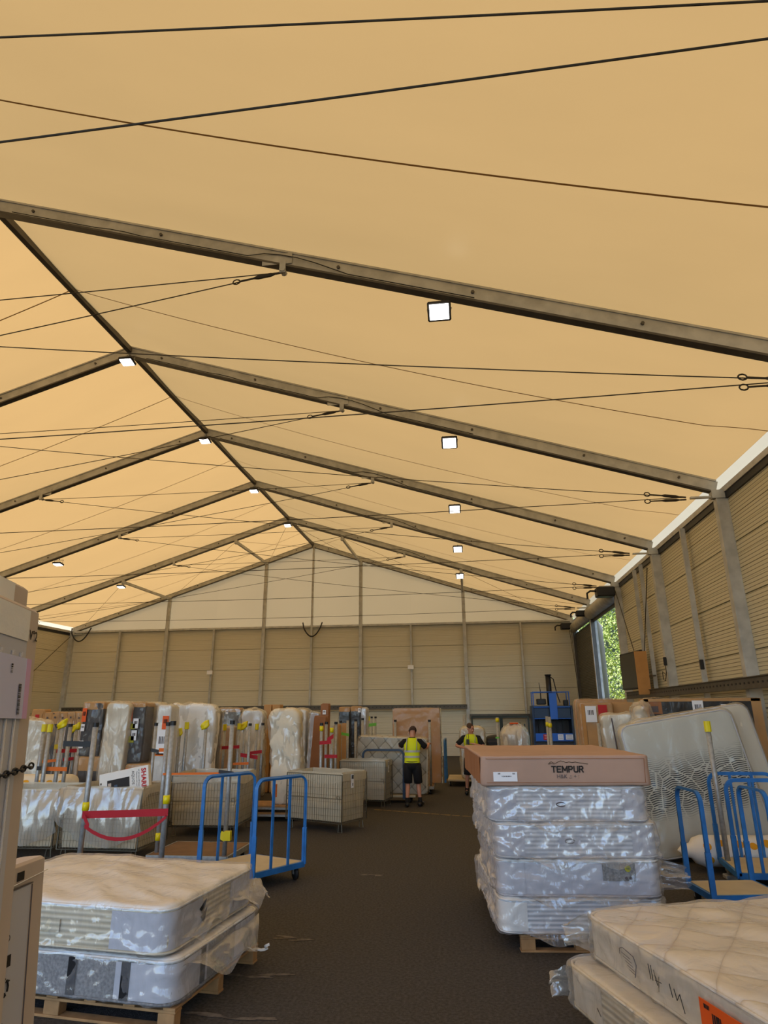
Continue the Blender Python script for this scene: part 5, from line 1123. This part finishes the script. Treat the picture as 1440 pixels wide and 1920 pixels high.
# ---------- people
def person(label, loc, rz, arms, legs, torso, head_dir, hair_m, facing_back):
    """arms/legs: joints per side; torso list of (pos, rx, ry)"""
    t = root('person', label, 'person', loc, rz)
    V = []; E_ = []; R = []
    def v(p, r, par=None):
        V.append(Vector(p)); R.append(r if isinstance(r, tuple) else (r, r)); 
        if par is not None: E_.append((par, len(V) - 1))
        return len(V) - 1
    i0 = v(torso[0][0], torso[0][1]); prev = i0
    for p, r in torso[1:]: prev = v(p, r, prev)
    chest = prev - 1 ; neckb = prev
    n1 = v(head_dir[0], .056, prev); h0 = v(head_dir[1], (.070, .082), n1); h1 = v(head_dir[2], (.080, .096), h0); h2 = v(head_dir[3], (.066, .078), h1)
    f = Vector(head_dir[4]).normalized(); hc = (Vector(head_dir[1]) + Vector(head_dir[2])) / 2
    v(hc + f * .115, .014, h0)
    for s_, (sh, el, wr, hd) in zip((-1, 1), arms):
        a = v(sh, .062, chest); b = v((Vector(sh) + Vector(el)) / 2, .052, a); c = v(el, .043, b); d_ = v((Vector(el) + Vector(wr)) / 2, .040, c); e = v(wr, .028, d_)
        wr_, hd_ = Vector(wr), Vector(hd); dr = (hd_ - wr_).normalized(); pm = v(wr_ + dr * .055, (.038, .02), e); sd_ = dr.cross(Vector((0, 0, 1)));
        if sd_.length < .1: sd_ = Vector((1, 0, 0))
        sd_.normalize(); cu = Vector((0, 0, -1))
        for k, ln_ in enumerate((.062, .075, .07, .055)):
            o_ = sd_ * (.024 - .016 * k); p1 = v(wr_ + dr * .095 + o_, .0095, pm); p2 = v(wr_ + dr * (.095 + ln_ * .55) + o_ * 1.2 + cu * .012, .009, p1); v(wr_ + dr * (.095 + ln_ * .8) + o_ * 1.2 + cu * .035, .008, p2)
        q1 = v(wr_ + dr * .05 + sd_ * .035 * s_ * -1, .011, pm); v(wr_ + dr * .085 + sd_ * .055 * s_ * -1, .009, q1)
    for hp, kn, an, to in legs:
        a = v(hp, .088, i0); b = v((Vector(hp) * .6 + Vector(kn) * .4), .080, a); c = v(kn, .055, b); d_ = v(Vector(kn) * .62 + Vector(an) * .38 + Vector((0, -.01, 0)), .056, c); e = v(an, .036, d_); v(to, .034, e)
    me = bpy.data.meshes.new('body'); me.from_pydata([tuple(p) for p in V], E_, []); me.materials.append(M['skin'])
    o = bpy.data.objects.new('body', me); COL.objects.link(o); o.parent = t
    sk = o.modifiers.new('skin', 'SKIN'); sk.use_smooth_shade = True
    me.skin_vertices.new() if not me.skin_vertices else None
    for k, r in enumerate(R): me.skin_vertices[0].data[k].radius = r
    me.skin_vertices[0].data[0].use_root = True
    sb = o.modifiers.new('sub', 'SUBSURF'); sb.levels = 2; sb.render_levels = 2
    # face: eyes, ears, hair
    up_ = (Vector(head_dir[3]) - Vector(head_dir[1])).normalized(); sd2 = f.cross(up_).normalized()
    for s_ in (-1, 1):
        MB().tube([hc + f * .088 + sd2 * .032 * s_ + up_ * .022, hc + f * .098 + sd2 * .032 * s_ + up_ * .022], .011, 8).build('eye', 'ink', t)
        MB().loft([[hc + sd2 * s_ * (.082 + .014 * k) - f * .005 + f * (.022 * math.cos(a)) + up_ * (.032 * math.sin(a) + .005) for a in [q * PI / 4 for q in range(8)]] for k in (0, 1)]).build('ear', 'skin', t, True)
    MB().tube([hc + f * .097 - up_ * .038 - sd2 * .022, hc + f * .102 - up_ * .041, hc + f * .097 - up_ * .038 + sd2 * .022], .006, 5).build('mouth', 'inkr', t)
    top_ = Vector(head_dir[2]) ; hm = MB()
    def hf(u, v2):
        th = u * 2 * PI; ph = v2 * PI * .56; dirv = sd2 * math.cos(th) * math.sin(ph) + f * math.sin(th) * math.sin(ph) + up_ * math.cos(ph)
        k = 1.0 - (.30 * max(0, dirv.dot(f)) if v2 > .55 else 0); return tuple(top_ - f * .006 + up_ * .010 + (sd2 * dirv.dot(sd2) * .092 + f * dirv.dot(f) * .106 * k + up_ * dirv.dot(up_) * .094))
    hm.sheet(hf, 24, 9, .006).build('hair', hair_m, t, True)
    # clothes
    def ell(c, rx, ry, n=24, dy=0): return [(c[0] + rx * math.cos(a * 2 * PI / n), c[1] + ry * math.sin(a * 2 * PI / n), c[2]) for a in range(n)]
    def tor(z): # torso centre at height
        ps = [p for p, _ in torso]
        for a, b in zip(ps[:-1], ps[1:]):
            if a[2] <= z <= b[2]: k = (z - a[2]) / (b[2] - a[2]); return [a[j] + (b[j] - a[j]) * k for j in range(3)]
        return list(ps[0] if z < ps[0][2] else ps[-1])
    zt = torso[-1][0][2]
    def ring_at(z, rx, ry): c = tor(z); return ell((c[0], c[1], z), rx, ry)
    zs = [(torso[0][0][2] + .0, .185, .135), (torso[0][0][2] + .1, .178, .13), (torso[0][0][2] + .2, .180, .132), (torso[0][0][2] + .32, .195, .140), (zt - .12, .205, .145), (zt - .03, .195, .13), (zt + .03, .14, .105), (zt + .055, .085, .08)]
    MB().loft([ring_at(z, rx, ry) for z, rx, ry in zs], cap=False).build('vest', 'hivis', t, True)
    for z in (torso[0][0][2] + .13, torso[0][0][2] + .25): MB().loft([ring_at(z - .022, .189 if z < 1.15 else .196, .140), ring_at(z + .022, .190 if z < 1.15 else .198, .141)], cap=False).build('reflective_band', 'tape', t, True)
    for s_ in (-1, 1):
        c = tor(zt); pts = [(c[0] + s_ * .12, tor(z)[1] + y * .150, z) for z, y in ((torso[0][0][2] + .27, -1), (zt - .1, -1.0), (zt - .0, -.85), (zt + .04, -.2), (zt + .03, .5), (zt - .1, 1.0), (torso[0][0][2] + .27, 1))]
        MB().tube(pts, 0, sq=(.012, .045)).build('shoulder_band', 'tape', t, True)
    col = [ring_at(zt + .03, .10, .09), ring_at(zt + .075, .068, .068)]; MB().loft(col, cap=False).build('shirt_collar', 'blackc', t, True)
    for sh, el, wr, hd in arms:
        a, b = Vector(sh), Vector(el); a0 = a + (Vector(tor(zt - .04)) - a) * .45; MB().tube([a0, a, a.lerp(b, .5), a.lerp(b, .78)], [.085, .078, .068, .072], 14).build('sleeve', 'blackc', t, True)
    w0 = tor(torso[0][0][2]); MB().loft([ell((w0[0], w0[1], torso[0][0][2] + .03), .178, .13), ell((w0[0], w0[1], torso[0][0][2] - .06), .185, .14), ell((w0[0], w0[1], torso[0][0][2] - .14), .16, .12)]).build('shorts_waist', 'blackc', t, True)
    for hp, kn, an, to in legs:
        a, b = Vector(hp), Vector(kn); MB().tube([a + Vector((0, 0, .03)), a.lerp(b, .35), a.lerp(b, .7), a.lerp(b, .98)], [.112, .112, .102, .098], 16).build('shorts_leg', 'blackc', t, True)
        an_, to_ = Vector(an), Vector(to); MB().tube([an_ + Vector((0, 0, .10)), an_ + Vector((0, 0, .03)), an_ - Vector((0, 0, .02))], [.047, .052, .055], 12).build('sock', 'blackc', t, True)
        d_ = (to_ - an_); d_.z = 0; d_.normalize(); an0 = Vector((an_.x, an_.y, to_.z + .012)); MB().tube([an0 - d_ * .085, an0 - d_ * .05, an0 + d_ * .03, an0 + d_ * .11, an0 + d_ * .17, an0 + d_ * .2], [.035, .052, .056, .050, .044, .02], 12).build('boot', 'black', t, True)
    return t
T1 = [((0, 0, .95), (.13, .10)), ((0, .03, 1.08), (.125, .095)), ((0, .07, 1.24), (.14, .10)), ((0, .11, 1.36), (.15, .10)), ((0, .14, 1.44), (.10, .08))]
person('person in yellow high visibility vest and black shorts pushing the grey mattress, seen from behind', (-1.42, 16.0, 0), -.02,
       [((-.19, .12, 1.40), (-.32, .20, 1.30), (-.27, .44, 1.36), (-.24, .60, 1.38)), ((.19, .12, 1.40), (.33, .22, 1.26), (.36, .48, 1.34), (.38, .62, 1.36))],
       [((-.10, 0, .88), (-.11, .05, .50), (-.12, -.10, .10), (-.13, .02, .045)), ((.10, 0, .88), (.13, .08, .50), (.17, .02, .10), (.20, .15, .045))],
       T1, ((0, .17, 1.50), (0, .20, 1.56), (0, .215, 1.635), (0, .21, 1.69), (-.25, .9, -.3)), 'hair', True)
T2 = [((0, 0, .95), (.13, .10)), ((0, .01, 1.08), (.125, .095)), ((0, .02, 1.24), (.14, .10)), ((0, .03, 1.36), (.15, .10)), ((0, .03, 1.46), (.10, .08))]
m2 = person('person in yellow high visibility vest walking with folded arms behind the carton stack', (-.02, 18.1, 0), PI - .1,
       [((-.20, .02, 1.41), (-.33, .12, 1.20), (-.10, .24, 1.27), (.04, .24, 1.30)), ((.20, .02, 1.41), (.40, .08, 1.22), (.16, .22, 1.18), (.03, .26, 1.22))],
       [((-.10, 0, .88), (-.08, .16, .52), (-.10, .02, .12), (-.10, .14, .05)), ((.10, 0, .88), (.14, -.02, .50), (.18, -.16, .12), (.18, -.04, .05))],
       T2, ((0, .05, 1.53), (0, .07, 1.60), (-.01, .08, 1.68), (-.01, .07, 1.74), (-.75, .6, -.2)), 'hair', False)
sc2 = root('hand_scanner', 'small black scanner on a neck strap held by the walking person', 'scanner', (0, 0, 0)); m_ = Matrix.Translation((-.02, 18.1, 0)) @ Matrix.Rotation(PI - .1, 4, 'Z')
sc2.matrix_world = m_; MB().bbox((.05, .31, 1.33), (.07, .03, .13), .008).build('housing', 'black', sc2); MB().tube([(.05, .30, 1.38), (.04, .19, 1.46), (.06, .08, 1.52)], .006, 5).tube([(.03, .30, 1.27), (.02, .2, .95)], .010, 5).build('neck_strap', 'black', sc2)

fp = root('flat_trolley', 'low stacked plywood trolley decks under the slumping cream mattress', 'trolley', (-4.12, 14.05, 0))
for z in (.14, .27): MB().bbox((0, 0, z), (1.15, .75, .04), .006).build('deck', 'wood', fp); MB().box((0, -.36, z - .035), (1.1, .03, .04)).build('base_rail', 'steel', fp); MB().box((0, .36, z - .035), (1.1, .03, .04)).build('base_rail', 'steel', fp)
for x in (-.45, .45):
    for y in (-.28, .28): castor(fp, x, y, 0, .045, .3); MB().box((x, y, .205), (.05, .05, .09)).build('spacer', 'steel', fp)
